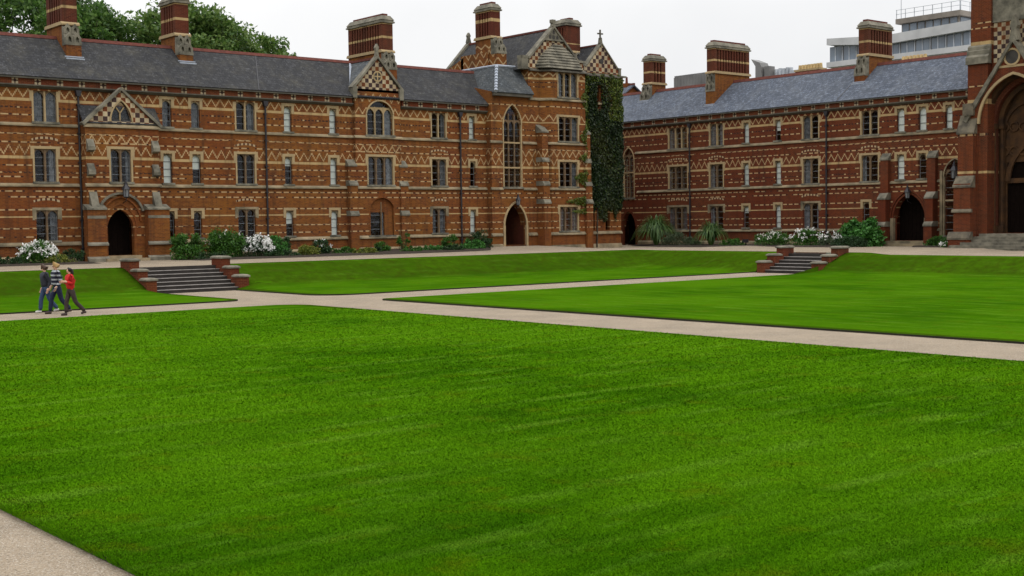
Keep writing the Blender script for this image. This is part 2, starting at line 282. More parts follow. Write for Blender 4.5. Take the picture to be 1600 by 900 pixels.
# ------------------------------------------------------------------ mesh helpers
class MB:
    def __init__(s): s.v = []; s.f = []; s.mi = []; s.cur = 0
    def face(s, pts):
        b = len(s.v); s.v += [tuple(p) for p in pts]; s.f.append(tuple(range(b, b + len(pts)))); s.mi.append(s.cur)
    def hexa(s, p):     # p: 8 points bottom 4 then top 4
        b = len(s.v); s.v += [tuple(q) for q in p]
        for q in ((0, 3, 2, 1), (4, 5, 6, 7), (0, 1, 5, 4), (1, 2, 6, 5), (2, 3, 7, 6), (3, 0, 4, 7)):
            s.f.append(tuple(b + i for i in q)); s.mi.append(s.cur)
    def box(s, F, u0, u1, d0, d1, z0, z1):
        s.hexa([F(u0, d0, z0), F(u1, d0, z0), F(u1, d1, z0), F(u0, d1, z0), F(u0, d0, z1), F(u1, d0, z1), F(u1, d1, z1), F(u0, d1, z1)])
    def prism(s, F, poly, d0, d1):   # poly of (u,z)
        n = len(poly); b = len(s.v)
        s.v += [F(u, d0, z) for u, z in poly] + [F(u, d1, z) for u, z in poly]
        s.f.append(tuple(range(b, b + n))); s.mi.append(s.cur); s.f.append(tuple(range(b + 2 * n - 1, b + n - 1, -1))); s.mi.append(s.cur)
        for i in range(n):
            j = (i + 1) % n; s.f.append((b + i, b + n + i, b + n + j, b + j)); s.mi.append(s.cur)
    def prismd(s, F, poly, u0, u1):  # poly of (d,z), extruded along u
        n = len(poly); b = len(s.v)
        s.v += [F(u0, d, z) for d, z in poly] + [F(u1, d, z) for d, z in poly]
        s.f.append(tuple(range(b, b + n))); s.mi.append(s.cur); s.f.append(tuple(range(b + 2 * n - 1, b + n - 1, -1))); s.mi.append(s.cur)
        for i in range(n):
            j = (i + 1) % n; s.f.append((b + i, b + n + i, b + n + j, b + j)); s.mi.append(s.cur)
    def tube(s, p0, p1, r0, r1, n=8, cap=True):
        p0 = Vector(p0); p1 = Vector(p1); ax = (p1 - p0).normalized()
        a = ax.orthogonal().normalized(); c = ax.cross(a); b = len(s.v)
        for p, r in ((p0, r0), (p1, r1)):
            for i in range(n):
                t = 2 * math.pi * i / n; s.v.append(tuple(p + (a * math.cos(t) + c * math.sin(t)) * r))
        for i in range(n):
            j = (i + 1) % n; s.f.append((b + i, b + j, b + n + j, b + n + i)); s.mi.append(s.cur)
        if cap:
            s.f.append(tuple(b + n + i for i in range(n))); s.mi.append(s.cur); s.f.append(tuple(b + i for i in reversed(range(n)))); s.mi.append(s.cur)
    def strip(s, F, pts, w, d0, d1):   # band of width w outside an arch polyline, extruded d0..d1
        n = len(pts); out = []
        for i in range(n):
            a = pts[max(0, i - 1)]; b = pts[min(n - 1, i + 1)]; t = Vector((b[0] - a[0], b[1] - a[1])).normalized()
            out.append((pts[i][0] - t.y * w, pts[i][1] + t.x * w))
        for i in range(n - 1):
            a, b, c, d = pts[i], pts[i + 1], out[i + 1], out[i]
            s.hexa([F(a[0], d0, a[1]), F(b[0], d0, b[1]), F(c[0], d0, c[1]), F(d[0], d0, d[1]), F(a[0], d1, a[1]), F(b[0], d1, b[1]), F(c[0], d1, c[1]), F(d[0], d1, d[1])])
    SPLIT = {'pier_stone', 'door_arch', 'string_course', 'plinth', 'weathering', 'cornice', 'eaves_band', 'gutter', 'door_jamb'}
    def build(s, name, mat, parent=None, smooth=False):
        if name in s.SPLIT:
            n = len(s.v); par_ = list(range(n))
            def fd(i):
                while par_[i] != i: par_[i] = par_[par_[i]]; i = par_[i]
                return i
            for f in s.f:
                for i in f[1:]: par_[fd(i)] = fd(f[0])
            gr = {}
            for f in s.f: gr.setdefault(fd(f[0]), []).append(f)
            if len(gr) > 1:
                for fs in gr.values():
                    ids = sorted({i for f in fs for i in f}); mp = {i: k for k, i in enumerate(ids)}; m2 = MB(); m2.v = [s.v[i] for i in ids]; m2.f = [tuple(mp[i] for i in f) for f in fs]; m2.mi = [0] * len(fs); o = m2.build(name, mat, parent)
                return o
        me = bpy.data.meshes.new(name); me.from_pydata(s.v, [], s.f)
        mats = mat if isinstance(mat, list) else [mat]
        for m in mats: me.materials.append(m)
        if len(mats) > 1: me.polygons.foreach_set('material_index', s.mi)
        bm = bmesh.new(); bm.from_mesh(me); bmesh.ops.recalc_face_normals(bm, faces=bm.faces); bm.to_mesh(me); bm.free()
        if smooth: me.polygons.foreach_set('use_smooth', [True] * len(me.polygons))
        o = bpy.data.objects.new(name, me); COL.objects.link(o)
        if parent: o.parent = parent
        return o
def tag(o, label=None, cat=None, group=None, kind=None):
    if label: o['label'] = label
    if cat: o['category'] = cat
    if group: o['group'] = group
    if kind: o['kind'] = kind
    return o
def thing(name, label, cat, group=None):
    o = bpy.data.objects.new(name, None); COL.objects.link(o); o.empty_display_size = 0.5
    return tag(o, label, cat, group)
def root_at(o, loc):                     # move an empty to its base while its world-space children stay put
    o.location = loc
    for c in o.children:
        c.matrix_parent_inverse = Matrix.Translation(Vector(loc)).inverted()
def FL(yp): return lambda u, d, z: (u, yp + d, z)
def FR(xp): return lambda u, d, z: (xp + d, u, z)
F0L = FL(0.0); F0R = FR(0.0)
def arch(u0, u1, zs, h, n=10):
    w = u1 - u0; c = (u0 + u1) / 2; pts = []
    if h >= w / 2:
        r = (w * w / 4 + h * h) / w; a1 = math.asin(min(1, h / r))
        for i in range(n + 1):
            a = a1 * i / n; pts.append((u0 + r - r * math.cos(a), zs + r * math.sin(a)))
        pts += [(2 * c - u, z) for u, z in reversed(pts[:-1])]
    else:
        r = (w * w / 4 + h * h) / (2 * h); a1 = math.asin(w / 2 / r)
        for i in range(2 * n + 1):
            a = -a1 + 2 * a1 * i / (2 * n); pts.append((c + r * math.sin(a), zs + h - r + r * math.cos(a)))
    return pts
def arch_plate(mb, F, u0, u1, zs, h, zt, d0, d1, n=8):
    pts = arch(u0, u1, zs, h, n)
    for a, b in zip(pts, pts[1:]):
        mb.hexa([F(a[0], d0, a[1]), F(b[0], d0, b[1]), F(b[0], d1, b[1]), F(a[0], d1, a[1]), F(a[0], d0, zt), F(b[0], d0, zt), F(b[0], d1, zt), F(a[0], d1, zt)])
def wall(mb, F, u0, u1, z0, z1, holes=(), depth=0.35, d=0.0):
    hs = [h for h in holes if h[0] < u1 and h[1] > u0 and h[2] < z1 and h[3] > z0]
    us = sorted({u0, u1} | {v for h in hs for v in h[:2] if u0 < v < u1}); zs = sorted({z0, z1} | {v for h in hs for v in h[2:4] if z0 < v < z1})
    for a, b in zip(us, us[1:]):
        for c, e in zip(zs, zs[1:]):
            um, zm = (a + b) / 2, (c + e) / 2
            if any(h[0] < um < h[1] and h[2] < zm < h[3] for h in hs): continue
            mb.face([F(a, d, c), F(b, d, c), F(b, d, e), F(a, d, e)])
    for a, b, c, e in hs:
        q = d + depth
        mb.face([F(a, d, c), F(a, q, c), F(a, q, e), F(a, d, e)]); mb.face([F(b, d, c), F(b, q, c), F(b, q, e), F(b, d, e)])
        mb.face([F(a, d, e), F(a, q, e), F(b, q, e), F(b, d, e)]); mb.face([F(a, d, c), F(a, q, c), F(b, q, c), F(b, d, c)])
WN = 0
def window(par, F, u0, u1, z0, z1, n=1, blind=None, curt=None, style='mid', d=0.0, tall=False):
    global WN; WN += 1
    w = u1 - u0; mb = MB(); tk = 0.16
    top = style == 'top'
    if n == 1:
        mb.box(F, u0 - 0.17, u1 + 0.17, d - 0.02, d + 0.12, z1 + 0.03, z1 + 0.2)
        for a, b in ((u0 - 0.17, u0 + 0.012), (u1 - 0.012, u1 + 0.17)): mb.box(F, a, b, d - 0.017, d + 0.12, z1 - 0.42, z1 + 0.04)
    else:
        if not top: mb.box(F, u0 - 0.2, u1 + 0.2, d - 0.02, d + 0.12, z1 - 0.01, z1 + 0.14)
        lo = z0 if style != 'low' else z1 - 0.5
        for a, b in ((u0 - 0.09, u0 + 0.012), (u1 - 0.012, u1 + 0.09)): mb.box(F, a, b, d - 0.015, d + 0.12, lo, z1)
        for a, b in ((u0 - 0.2, u0 - 0.085), (u1 + 0.085, u1 + 0.2)): mb.box(F, a, b, d - 0.018, d + 0.1, z1 - 0.55, z1 - 0.008)
    pitch = w / n; mw_ = 0.10; tr_ = MB()
    for i in range(n):
        a = u0 + i * pitch + (mw_ / 2 if i else 0.01); b = u0 + (i + 1) * pitch - (mw_ / 2 if i < n - 1 else 0.01)
        h = min(0.34, (b - a) * 0.6)
        arch_plate(tr_, F, a, b, z1 - h - 0.05, h, z1 + 0.02, d + 0.09, d + 0.17, 6)
        if i: (mb if top else tr_).box(F, u0 + i * pitch - mw_ / 2, u0 + i * pitch + mw_ / 2, d + 0.05, d + 0.2, z0, z1 + 0.01)
    o = mb.build('window', M['tan'] if style != 'low' or n == 1 else M['string'], par)
    tr_.build('tracery', M['brownst'] if n > 1 else M['string'], o)
    s = MB(); s.box(F, u0 - 0.12, u1 + 0.12, d - 0.09, d + 0.22, z0 - 0.06, z0 + 0.06); s.build('sill', M['grey'], o)
    g = MB(); g.face([F(u0, d + 0.21, z0), F(u1, d + 0.21, z0), F(u1, d + 0.21, z1), F(u0, d + 0.21, z1)]); g.build('pane', M['glass'], o)
    br = MB(); nb = max(3, int(round((z1 - z0) / 0.46)))
    for k in range(1, nb + (0 if n > 1 else 0)):
        z = z0 + (z1 - z0) * k / nb; br.box(F, u0 + 0.01, u1 - 0.01, d + 0.185, d + 0.205, z - 0.018, z + 0.018)
    for i in range(n):
        for e in (0.03, 0.97):
            x = u0 + pitch * (i + e); br.box(F, x - 0.02, x + 0.02, d + 0.186, d + 0.207, z0 + 0.03, z1)
    br.build('glazing_bars', M['leadbar'], o)
    if blind:
        zb = z0 if blind == 'full' else z0 + (z1 - z0) * (0.5 if blind == 'half' else 0.68)
        b = MB(); b.box(F, u0 - 0.05, u1 + 0.05, d + 0.225, d + 0.24, zb, z1 + 0.03); b.build('blind', M['blind'], o)
    if curt:
        c = MB()
        for side, f in curt:       # side 0 left, 1 right of the opening; f = fraction of the width
            a = u0 if side == 0 else u1 - w * f; b_ = a + w * f; k = max(4, int((b_ - a) / 0.06))
            for i in range(k):
                x0 = a + (b_ - a) * i / k; x1 = a + (b_ - a) * (i + 1) / k; dd = (0.0, 0.05)
                c.face([F(x0, d + 0.26 + dd[i % 2], z0), F(x1, d + 0.26 + dd[(i + 1) % 2], z0), F(x1, d + 0.26 + dd[(i + 1) % 2], z1 + 0.03), F(x0, d + 0.26 + dd[i % 2], z1 + 0.03)])
        c.build('curtain', M['curtain'], o)
    return o
def relief(mb, F, u0, u1, z):             # little dotted brick relieving arch above a window
    mb.strip(F, arch(u0, u1, z, 0.12, 4), 0.12, -0.006, 0.05)
t_ = NT('dotted_relieving_brick', .9, .1); u_, z_, g_, p_ = t_.uvz()
M['relief'] = t_.base(t_.mix(t_.ma('LESS_THAN', t_.ma('FRACT', t_.ma('DIVIDE', u_, 0.27)), 0.6), (0.06, 0.022, 0.014), (0.36, 0.26, 0.15)))
def pipe(par, F, u, z0, z1, d=-0.12):
    mb = MB(); mb.tube(F(u, d, z0), F(u, d, z1), 0.06, 0.06, 8)
    mb.prism(F, [(u - 0.09, z1), (u + 0.09, z1), (u + 0.17, z1 + 0.32), (u - 0.17, z1 + 0.32)], d - 0.12, d + 0.11)
    z = z0 + 0.6
    while z < z1: mb.box(F, u - 0.10, u + 0.10, d - 0.075, d + 0.13, z, z + 0.06); z += 1.6
    return mb.build('drainpipe', M['iron'], par)
def chimney(par, F, u0, u1, dfoot, dst, dbk, zroof, zc=13.35, zb=14.5, zt=16.5, rib='both', mbody='brickP', mst='stack', back_to=None, long_u=False):
    body = MB(); body.box(F, u0, u1, dst + 0.04, dbk, 11.6, zb); body.box(F, u0 - 0.002, u1 + 0.002, dfoot, dst + 0.05, zroof - 0.6, zc)
    o = body.build('chimney', M[mbody], par)
    c = MB(); h = zb - zc
    c.prismd(F, [(dfoot - 0.03, zc - 0.02), (dfoot - 0.03, zc + 0.14), (dfoot + 0.10, zc + 0.18), (dst - 0.02, zb - 0.06), (dst + 0.05, zb - 0.06), (dst + 0.05, zc - 0.02)], u0 - 0.03, u1 + 0.03)
    m = (u0 + u1) / 2; w = (u1 - u0) / 2
    for r_ in (0, 1):
        for cc in (m - w * 0.5, m + w * 0.5):
            z = zc + 0.12 + r_ * h * 0.46; dd = dfoot - 0.06 + (dst - dfoot) * (0.12 + 0.52 * r_)
            c.prism(F, [(cc - w * 0.52, z), (cc - w * 0.2, z), (cc - w * 0.2, z + h * 0.22), (cc, z + h * 0.32), (cc + w * 0.2, z + h * 0.22), (cc + w * 0.2, z), (cc + w * 0.52, z), (cc + w * 0.52, z + h * 0.26), (cc, z + h * 0.5), (cc - w * 0.52, z + h * 0.26)], dd, dst + 0.03)
    c.build('carved_shoulder', M['grey'], o)
    sb = MB(); sb.prismd(F, [(dst - 0.11, zb), (dst - 0.11, zb + 0.09), (dst - 0.01, zb + 0.19), (dbk + 0.01, zb + 0.19), (dbk + 0.11, zb + 0.09), (dbk + 0.11, zb)], u0 - 0.1, u1 + 0.1)
    sb.build('base_moulding', M['tan'], o)
    s = MB(); z0 = zb + 0.18
    s.box(F, u0 + 0.24, u1 - 0.24, dst + 0.02, dbk - 0.02, z0, zt)
    s.box(F, u0 + 0.005, u1 - 0.005, dst + 0.005, dst + 0.36, z0, zt); s.box(F, u0 + 0.005, u1 - 0.005, dbk - 0.3, dbk - 0.005, z0, zt)
    L_ = dbk - dst - 0.66; k = max(3, int(round(L_ / 0.33)))
    for i in range(k):
        a = dst + 0.36 + L_ * (i + 0.45) / k; s.box(F, u0 + 0.006, u1 - 0.006, a, a + L_ * 0.52 / k, z0, zt)
    s.box(F, u0 + 0.004, u1 - 0.004, dst + 0.006, dbk - 0.006, zt - 0.13, zt - 0.002)
    s.build('flue_stack', M[mst], o)
    cp = MB(); cp.box(F, u0 - 0.11, u1 + 0.11, dst - 0.11, dbk + 0.11, zt, zt + 0.1)
    cp.box(F, u0 - 0.05, u1 + 0.05, dst - 0.05, dbk + 0.05, zt + .099, zt + 0.2)
    a, b, e, f = u0 - 0.09, u1 + 0.09, dst - 0.09, dbk + 0.09; q = 0.2
    cp.hexa([F(a, e, zt + 0.199), F(b, e, zt + 0.199), F(b, f, zt + 0.199), F(a, f, zt + 0.199), F(a + q, e + q, zt + 0.5), F(b - q, e + q, zt + 0.5), F(b - q, f - q, zt + 0.5), F(a + q, f - q, zt + 0.5)])
    cp.build('stone_cap', M['grey'], o)
    pt = MB(); n = max(2, int((dbk - dst) / 0.45))
    for i in range(n):
        y0 = dst + 0.22 + (dbk - dst - 0.44) * i / n; y1 = dst + 0.22 + (dbk - dst - 0.44) * (i + 0.86) / n
        pt.box(F, m - 0.2, m + 0.2, y0, y1, zt + 0.49, zt + 0.64)
    pt.build('chimney_pots', M['redtile'], o)
    fl = MB(); fl.box(F, u0 - 0.12, u1 + 0.12, dfoot - 0.05, dfoot + 0.0, zroof - 0.16, zroof + 0.02); fl.box(F, u0 - 0.10, u1 + 0.10, dfoot - 0.22, dfoot - 0.049, zroof - 0.2, zroof - 0.1)
    fl.build('lead_flashing', M['lead'], o)
    return o
def buttress(par, F, u0, u1, stages, mat, d=0.0):   # stages: (z_top, projection) bottom up, stone weathering on each
    b = MB(); g = MB(); z0 = 0.7
    for i, (zt, pr) in enumerate(stages):
        nx = stages[i + 1][1] if i + 1 < len(stages) else 0.0
        b.box(F, u0 + 0.004 * i, u1 - 0.004 * i, d - pr, d + 0.02, z0, zt)
        h = min(0.6, max(0.32, (pr - nx) * 1.5))
        g.prismd(F, [(d - pr - 0.05, zt - 0.02), (d - pr - 0.05, zt + 0.08), (d - nx + 0.01, zt + h), (d + 0.03, zt + h), (d + 0.03, zt - 0.02)], u0 - 0.03, u1 + 0.03)
        z0 = zt + 0.05
    o = b.build('buttress', mat, par); g.build('weathering', M['grey'], o); return o
def gable_coping(mb, F, pts, w, d0, d1): mb.strip(F, pts, w, d0, d1)

# ------------------------------------------------------------------ ground
def ss(a, b, x): t = min(1, max(0, (x - a) / (b - a))); return t * t * (3 - 2 * t)
def tz(x, y):
    z = 1.10
    z += 0.18 * ss(64.5, 69.3, y) * (1 - ss(60, 64, x)) * ss(52, 56, x)
    z -= 0.17 * ss(61, 66, x) * ss(58, 63, y)
    r = ss(58, 60.5, x) * (1 - ss(56, 60, y))
    z -= r * 0.10
    z -= ss(58, 60, x) * 0.13 * (1 - ss(39.2, 40.8, y))
    return z
YB, XB = 57.2, 59.4
PX0, PX1, PY0, PY1 = 24.75, 28.5, 42.45, 46.45
def prof(s):
    pts = [(0, 1), (0.25, 0.985), (0.7, 0.86), (1.6, 0.55), (2.5, 0.27), (3.3, 0.13), (4.5, 0.06), (7.5, 0.02), (11, 0.0), (99, 0)]
    for a, b in zip(pts, pts[1:]):
        if a[0] <= s <= b[0]: return a[1] + (b[1] - a[1]) * (s - a[0]) / (b[0] - a[0])
    return 1.0
def H(x, y):
    s = min(YB - y, XB - x)
    k = 1.4
    a, b = YB - y, XB - x
    h_ = max(k - abs(a - b), 0) / k; s = min(a, b) - h_ * h_ * k * 0.25
    f = 1.0
    if x < 57.0 and x > 45: f = min(f, ss(PY1, PY1 + 1.1, y) if y >= PY1 else ss(0, 1.1, PY0 - y))
    if y < 54.7 and y > 45: f = min(f, ss(PX1, PX1 + 1.1, x) if x >= PX1 else ss(0, 1.1, PX0 - x))
    return (max(0.0, tz(x, max(y, 30))) + 0.03) * prof(max(0, s)) * f
def lawn(name, x0, x1, y0, y1, mat, corners, notch=None, nx=None, ny=None):
    # corners: radii (x0y0, x1y0, x1y1, x0y1)
    def xs(y):
        a, b = x0, x1
        for (r, cy, sgn) in ((corners[0], y0, 1), (corners[3], y1, -1)):
            t = (y - cy) * sgn
            if r and t < r: a = max(a, x0 + r - math.sqrt(max(0, r * r - (r - t) ** 2)))
        for (r, cy, sgn) in ((corners[1], y0, 1), (corners[2], y1, -1)):
            t = (y - cy) * sgn
            if r and t < r: b = min(b, x1 - r + math.sqrt(max(0, r * r - (r - t) ** 2)))
        if notch and y > notch[0]: a, b = max(a, notch[1]), min(b, notch[2])
        return a, b
    ys = []; y = y0
    nyy = ny or int((y1 - y0) / 0.4)
    ys = [y0 + (y1 - y0) * i / nyy for i in range(nyy + 1)]
    for c, yy, sg in ((corners[0], y0, 1), (corners[1], y0, 1), (corners[2], y1, -1), (corners[3], y1, -1)):
        if c: ys += [yy + sg * c * (1 - math.cos(i / 8 * math.pi / 2)) for i in range(8)]
    if notch: ys += [notch[0], notch[0] + .001]
    ys = sorted(set(round(v, 4) for v in ys)); nxx = nx or int((x1 - x0) / 0.5)
    mb = MB(); rows = []
    for y in ys:
        a, b = xs(y); row = []
        for i in range(nxx + 1):
            x = a + (b - a) * i / nxx; row.append((x, y, H(x, y)))
        rows.append(row)
    nr = len(rows); n1 = nxx + 1
    v = [p for r_ in rows for p in r_]; f = []; mi = []
    for j in range(nr - 1):
        for i in range(nxx): f.append((j * n1 + i, j * n1 + i + 1, (j + 1) * n1 + i + 1, (j + 1) * n1 + i)); mi.append(0)
    loop = [i for i in range(n1)] + [j * n1 + nxx for j in range(1, nr)] + [(nr - 1) * n1 + i for i in range(nxx - 1, -1, -1)] + [j * n1 for j in range(nr - 2, 0, -1)]
    b0 = len(v); v += [(v[i][0], v[i][1], v[i][2] - 0.16) for i in loop]; L = len(loop)
    for k in range(L): f.append((loop[k], b0 + k, b0 + (k + 1) % L, loop[(k + 1) % L])); mi.append(1)
    mb.v, mb.f, mb.mi = v, f, mi
    o = mb.build(name, [mat, M['edge']], None); o['kind'] = 'structure'
    o.data.polygons.foreach_set('use_smooth', [m == 0 for m in [p.material_index for p in o.data.polygons]])
    return o
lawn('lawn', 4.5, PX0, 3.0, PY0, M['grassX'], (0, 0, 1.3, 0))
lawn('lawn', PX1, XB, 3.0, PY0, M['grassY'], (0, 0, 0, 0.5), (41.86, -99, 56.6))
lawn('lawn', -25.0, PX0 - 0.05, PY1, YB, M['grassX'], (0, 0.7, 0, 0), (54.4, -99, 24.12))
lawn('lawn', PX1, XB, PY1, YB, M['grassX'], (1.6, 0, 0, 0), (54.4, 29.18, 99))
def sheet(name, rects, zf, mat, step=1.0):
    mb = MB()
    for x0, x1, y0, y1 in rects:
        nx = max(1, int((x1 - x0) / step)); ny = max(1, int((y1 - y0) / step))
        for i in range(nx):
            for j in range(ny):
                a, b = x0 + (x1 - x0) * i / nx, x0 + (x1 - x0) * (i + 1) / nx; c, d = y0 + (y1 - y0) * j / ny, y0 + (y1 - y0) * (j + 1) / ny
                mb.face([(a, c, zf(a, c)), (b, c, zf(b, c)), (b, d, zf(b, d)), (a, d, zf(a, d))])
    o = mb.build(name, mat); o['kind'] = 'structure'; return o
sheet('gravel_path', [(-60, 58.6, -25, 54.9)], lambda x, y: -0.055, M['gravel'], 4.0)
sheet('terrace_path', [(-60, 92, YB - 0.06, 82), (XB - 0.06, 92, -25, YB - 0.06)], lambda x, y: tz(x, y), M['gravel'], 0.9)
g = MB(); g.face([(-900, -900, -0.6), (1500, -900, -0.6), (1500, 1500, -0.6), (-900, 1500, -0.6)]); o = g.build('ground', M['ground']); o['kind'] = 'structure'
def bed(pts, label=None):
    mb = MB(); n = len(pts); c = (sum(p[0] for p in pts) / n, sum(p[1] for p in pts) / n)
    ring = [(x, y, tz(x, y) + 0.004) for x, y in pts]; inn = [(c[0] + (x - c[0]) * 0.94, c[1] + (y - c[1]) * 0.94, tz(x, y) + 0.10) for x, y in pts]
    for i in range(n):
        j = (i + 1) % n; mb.face([ring[i], ring[j], inn[j], inn[i]])
    mb.face(inn); o = mb.build('flower_bed', M['soil']); o['kind'] = 'structure'
bed([(8, 65.6), (26.6, 65.6), (27.0, 69.9), (8, 69.9)])
bed([(32.0, 64.8), (40, 64.9), (48, 65.2), (53.6, 66.2), (56.2, 69.3), (56.2, 69.9), (32.0, 69.9)])
bed([(71.4, 50.9), (76.2, 50.9), (76.2, 73.2), (73.8, 73.2), (71.4, 68)])
bed([(73.2, 43.9), (76.2, 43.9), (76.2, 46.8), (73.2, 46.8)])

# ------------------------------------------------------------------ left range
def dormer(*a): pass
LR = thing('college_building', 'long three-storey banded brick range with old grey slate roof, left of the ivy tower', 'building')
YL = 70.0; F = FL(YL)
top = [(24.80, 26.08, 2), (32.24, 32.82, 1), (34.05, 34.62, 1), (36.98, 38.26, 2), (40.28, 40.83, 1), (43.58, 44.11, 1), (51.68, 52.86, 2), (54.9, 55.42, 1)]
mid = [(24.76, 25.97, 2), (32.23, 32.78, 1), (34.05, 34.6, 1), (36.97, 38.19, 2), (40.27, 40.8, 1), (43.58, 44.1, 1), (51.64, 52.87, 2), (54.94, 55.43, 1)]
low = [(24.76, 25.97, 2), (32.32, 32.85, 1), (34.05, 34.58, 1), (36.97, 38.16, 2), (40.27, 40.82, 1), (43.57, 44.1, 1), (51.63, 52.8, 2), (54.9, 55.42, 1)]
extra = [(21.2, 22.4, 2), (17.6, 18.15, 1), (14.6, 15.8, 2)]
ZR = {'top': (8.77, 10.5), 'mid': (5.5, 7.36), 'low': (2.27, 4.0)}
holes = []
def zrow(row, n): a, b = ZR[row]; return (a, b if n > 1 else b - 0.12)
allw = []
for row, lst in (('top', top + extra), ('mid', mid + extra), ('low', low + extra)):
    for u0, u1, n in lst: z0, z1 = zrow(row, n); allw.append((row, u0, u1, z0, z1, n)); holes.append((u0, u1, z0, z1))
w = MB()
wall(w, F, 8, 27.3, 0.8, 11.0, holes); wall(w, F, 27.3, 31.9, 8.6, 11.0, holes); wall(w, F, 31.9, 45.4, 0.8, 11.0, holes); wall(w, F, 48.9, 56.6, 0.8, 11.0, holes)
w.face([F(8, 0, 0.8), F(8, 5.7, 0.8), F(8, 5.7, 11), F(8, 2.85, 13.8), F(8, 0, 11)]); w.face([F(8, 5.7, .8), F(69, 5.7, .8), F(69, 5.7, 11.2), F(8, 5.7, 11.2)])
w.build('wall', M['brick'], LR)
BL = {('top', 40.28): 'full', ('top', 43.58): 'full', ('top', 54.9): 'full', ('mid', 32.23): 'full', ('mid', 34.05): 'half', ('mid', 40.27): 'top', ('mid', 43.58): 'full', ('low', 40.27): 'half', ('low', 43.57): 'full', ('low', 54.9): 'full'}
CU = {('top', 24.8): [(0, 0.45), (1, 0.5)], ('mid', 24.76): [(1, 0.28)], ('low', 24.76): [(1, 0.3)], ('mid', 51.64): [(1, 0.3)], ('low', 51.63): [(0, 0.4), (1, 0.4)], ('top', 51.68): [(1, 0.2)], ('top', 34.05): [(0, 1.0)], ('top', 32.24): [(0, 0.7)], ('top', 36.98): [(1, 0.3)]}
for row, u0, u1, z0, z1, n in allw: window(LR, F, u0, u1, z0, z1, n, BL.get((row, u0)), CU.get((row, u0)), row)
rl = MB()
for row, u0, u1, z0, z1, n in allw:
    if n > 1 and row != 'top': rl = MB(); relief(rl, F, u0 - 0.1, u1 + 0.1, z1 + 0.42); rl.build('relieving_arch', M['relief'], LR)
pass
for z0, z1, pr in ((8.57, 8.75, 0.1), (5.28, 5.47, 0.11), (2.04, 2.24, 0.12)):
    s = MB()
    for a, b in ((8, 27.2), (31.95, 45.35), (48.95, 56.5)):
        s.prismd(F, [(-pr, z0), (-pr, z0 + 0.07), (0.0, z1), (0.05, z1), (0.05, z0)], a, b)
    s.build('string_course', M['string'], LR)
s = MB()
for a, b in ((8, 27.2), (31.95, 45.35), (48.95, 56.4)): s.prismd(F, [(-0.13, 0.8), (-0.13, 1.36), (0.0, 1.47), (0.05, 1.47), (0.05, 0.8)], a, b)
s.build('plinth', M['string'], LR)
e = MB()
for a, b in ((8, 45.2), (49.1, 56.6)): e.box(F, a, b, -0.2, 0.05, 10.79, 11.16)
e.build('eaves_band', M['eaves'], LR)
e = MB()
for a, b in ((8, 45.25), (49.05, 56.5)):
    e.prismd(F, [(-0.27, 10.74), (-0.27, 10.80), (-0.19, 10.80), (0.03, 10.80), (0.03, 10.62), (-0.08, 10.62)], a, b)
e.build('cornice', M['darkst'], LR)  # dark stone paints the shadow line under the eaves band
e = MB()
for a, b in ((8, 45.1), (49.2, 56.3)): e.box(F, a, b, -0.36, -0.16, 11.12, 11.24)
e.build('gutter', M['darkst'], LR)
SR = 0.8; RYL, RZL = 72.85, 13.84
def roofz(y): return 11.2 + SR * (y - 69.55)
rf = MB()
def slab(mb, a, b, c, d, th=0.12):
    n = (Vector(b) - Vector(a)).cross(Vector(d) - Vector(a)).normalized()
    if n.z < 0: n = -n
    q = [tuple(Vector(p) - n * th) for p in (a, b, c, d)]; mb.hexa(q + [a, b, c, d])
slab(rf, (7.8, 69.6, roofz(69.6)), (61.0, 69.6, roofz(69.6)), (61.0, RYL, RZL), (7.8, RYL, RZL))
slab(rf, (7.8, RYL, RZL), (61, RYL, RZL), (61, 76.2, 11.15), (7.8, 76.2, 11.15))
roofL = rf.build('roof', M['slate'], LR)
rd = MB(); rd.prismd(F0L, [(RYL - 0.13, RZL - 0.07), (RYL, RZL + 0.13), (RYL + 0.13, RZL - 0.07)], 7.8, 61)
rd.build('ridge_tiles', M['redtile'], roofL)
cr = MB(); slab(cr, (38.35, 69.62, roofz(69.62) + 0.03), (38.41, 69.62, roofz(69.62) + 0.03), (40.0, RYL, RZL + 0.03), (39.94, RYL, RZL + 0.03), 0.02); 
cr.build('roof_cable', M['iron'], roofL)
for u0, u1, df, dst, dbk in ((27.26, 28.12, 71.4, 71.9, 74.35), (34.26, 35.13, 71.74, 72.22, 74.25), (48.69, 49.6, 71.03, 71.42, 75.55), (13.0, 13.86, 71.4, 71.9, 74.35)):
    chimney(LR, F0L, u0, u1, df, dst, dbk, roofz(df))
for u in (27.25, 38.92, 54.04): pipe(LR, F, u, 1.2, 10.3)
# porch bay of the left range
Fp = FL(69.2); P0, P1 = 27.32, 31.62
ph = [(28.72, 29.93, 5.5, 7.4), (28.42, 29.96, 1.42, 4.12), (28.78, 29.98, 8.92, 10.1)]
w = MB(); wall(w, Fp, P0, P1, 0.8, 8.75, ph, 0.3)
for u in (P0, P1): w.face([Fp(u, 0, 0.8), Fp(u, 0.85, 0.8), Fp(u, 0.85, 8.75), Fp(u, 0, 8.75)])
arch_plate(w, Fp, 28.42, 29.96, 2.9, 1.12, 4.12, 0.0, 0.3)
pb = w.build('entrance_bay', M['brickB'], LR)
window(LR, Fp, *ph[0], 2, None, [(0, 0.16), (1, 0.2)], 'mid')
g = MB(); g.face([Fp(P0 + .1, 0, 8.75), Fp(P1 - .1, 0, 8.75), Fp(29.42, 0, 10.62)])
mbg = MB(); gh = (28.86, 30.0)
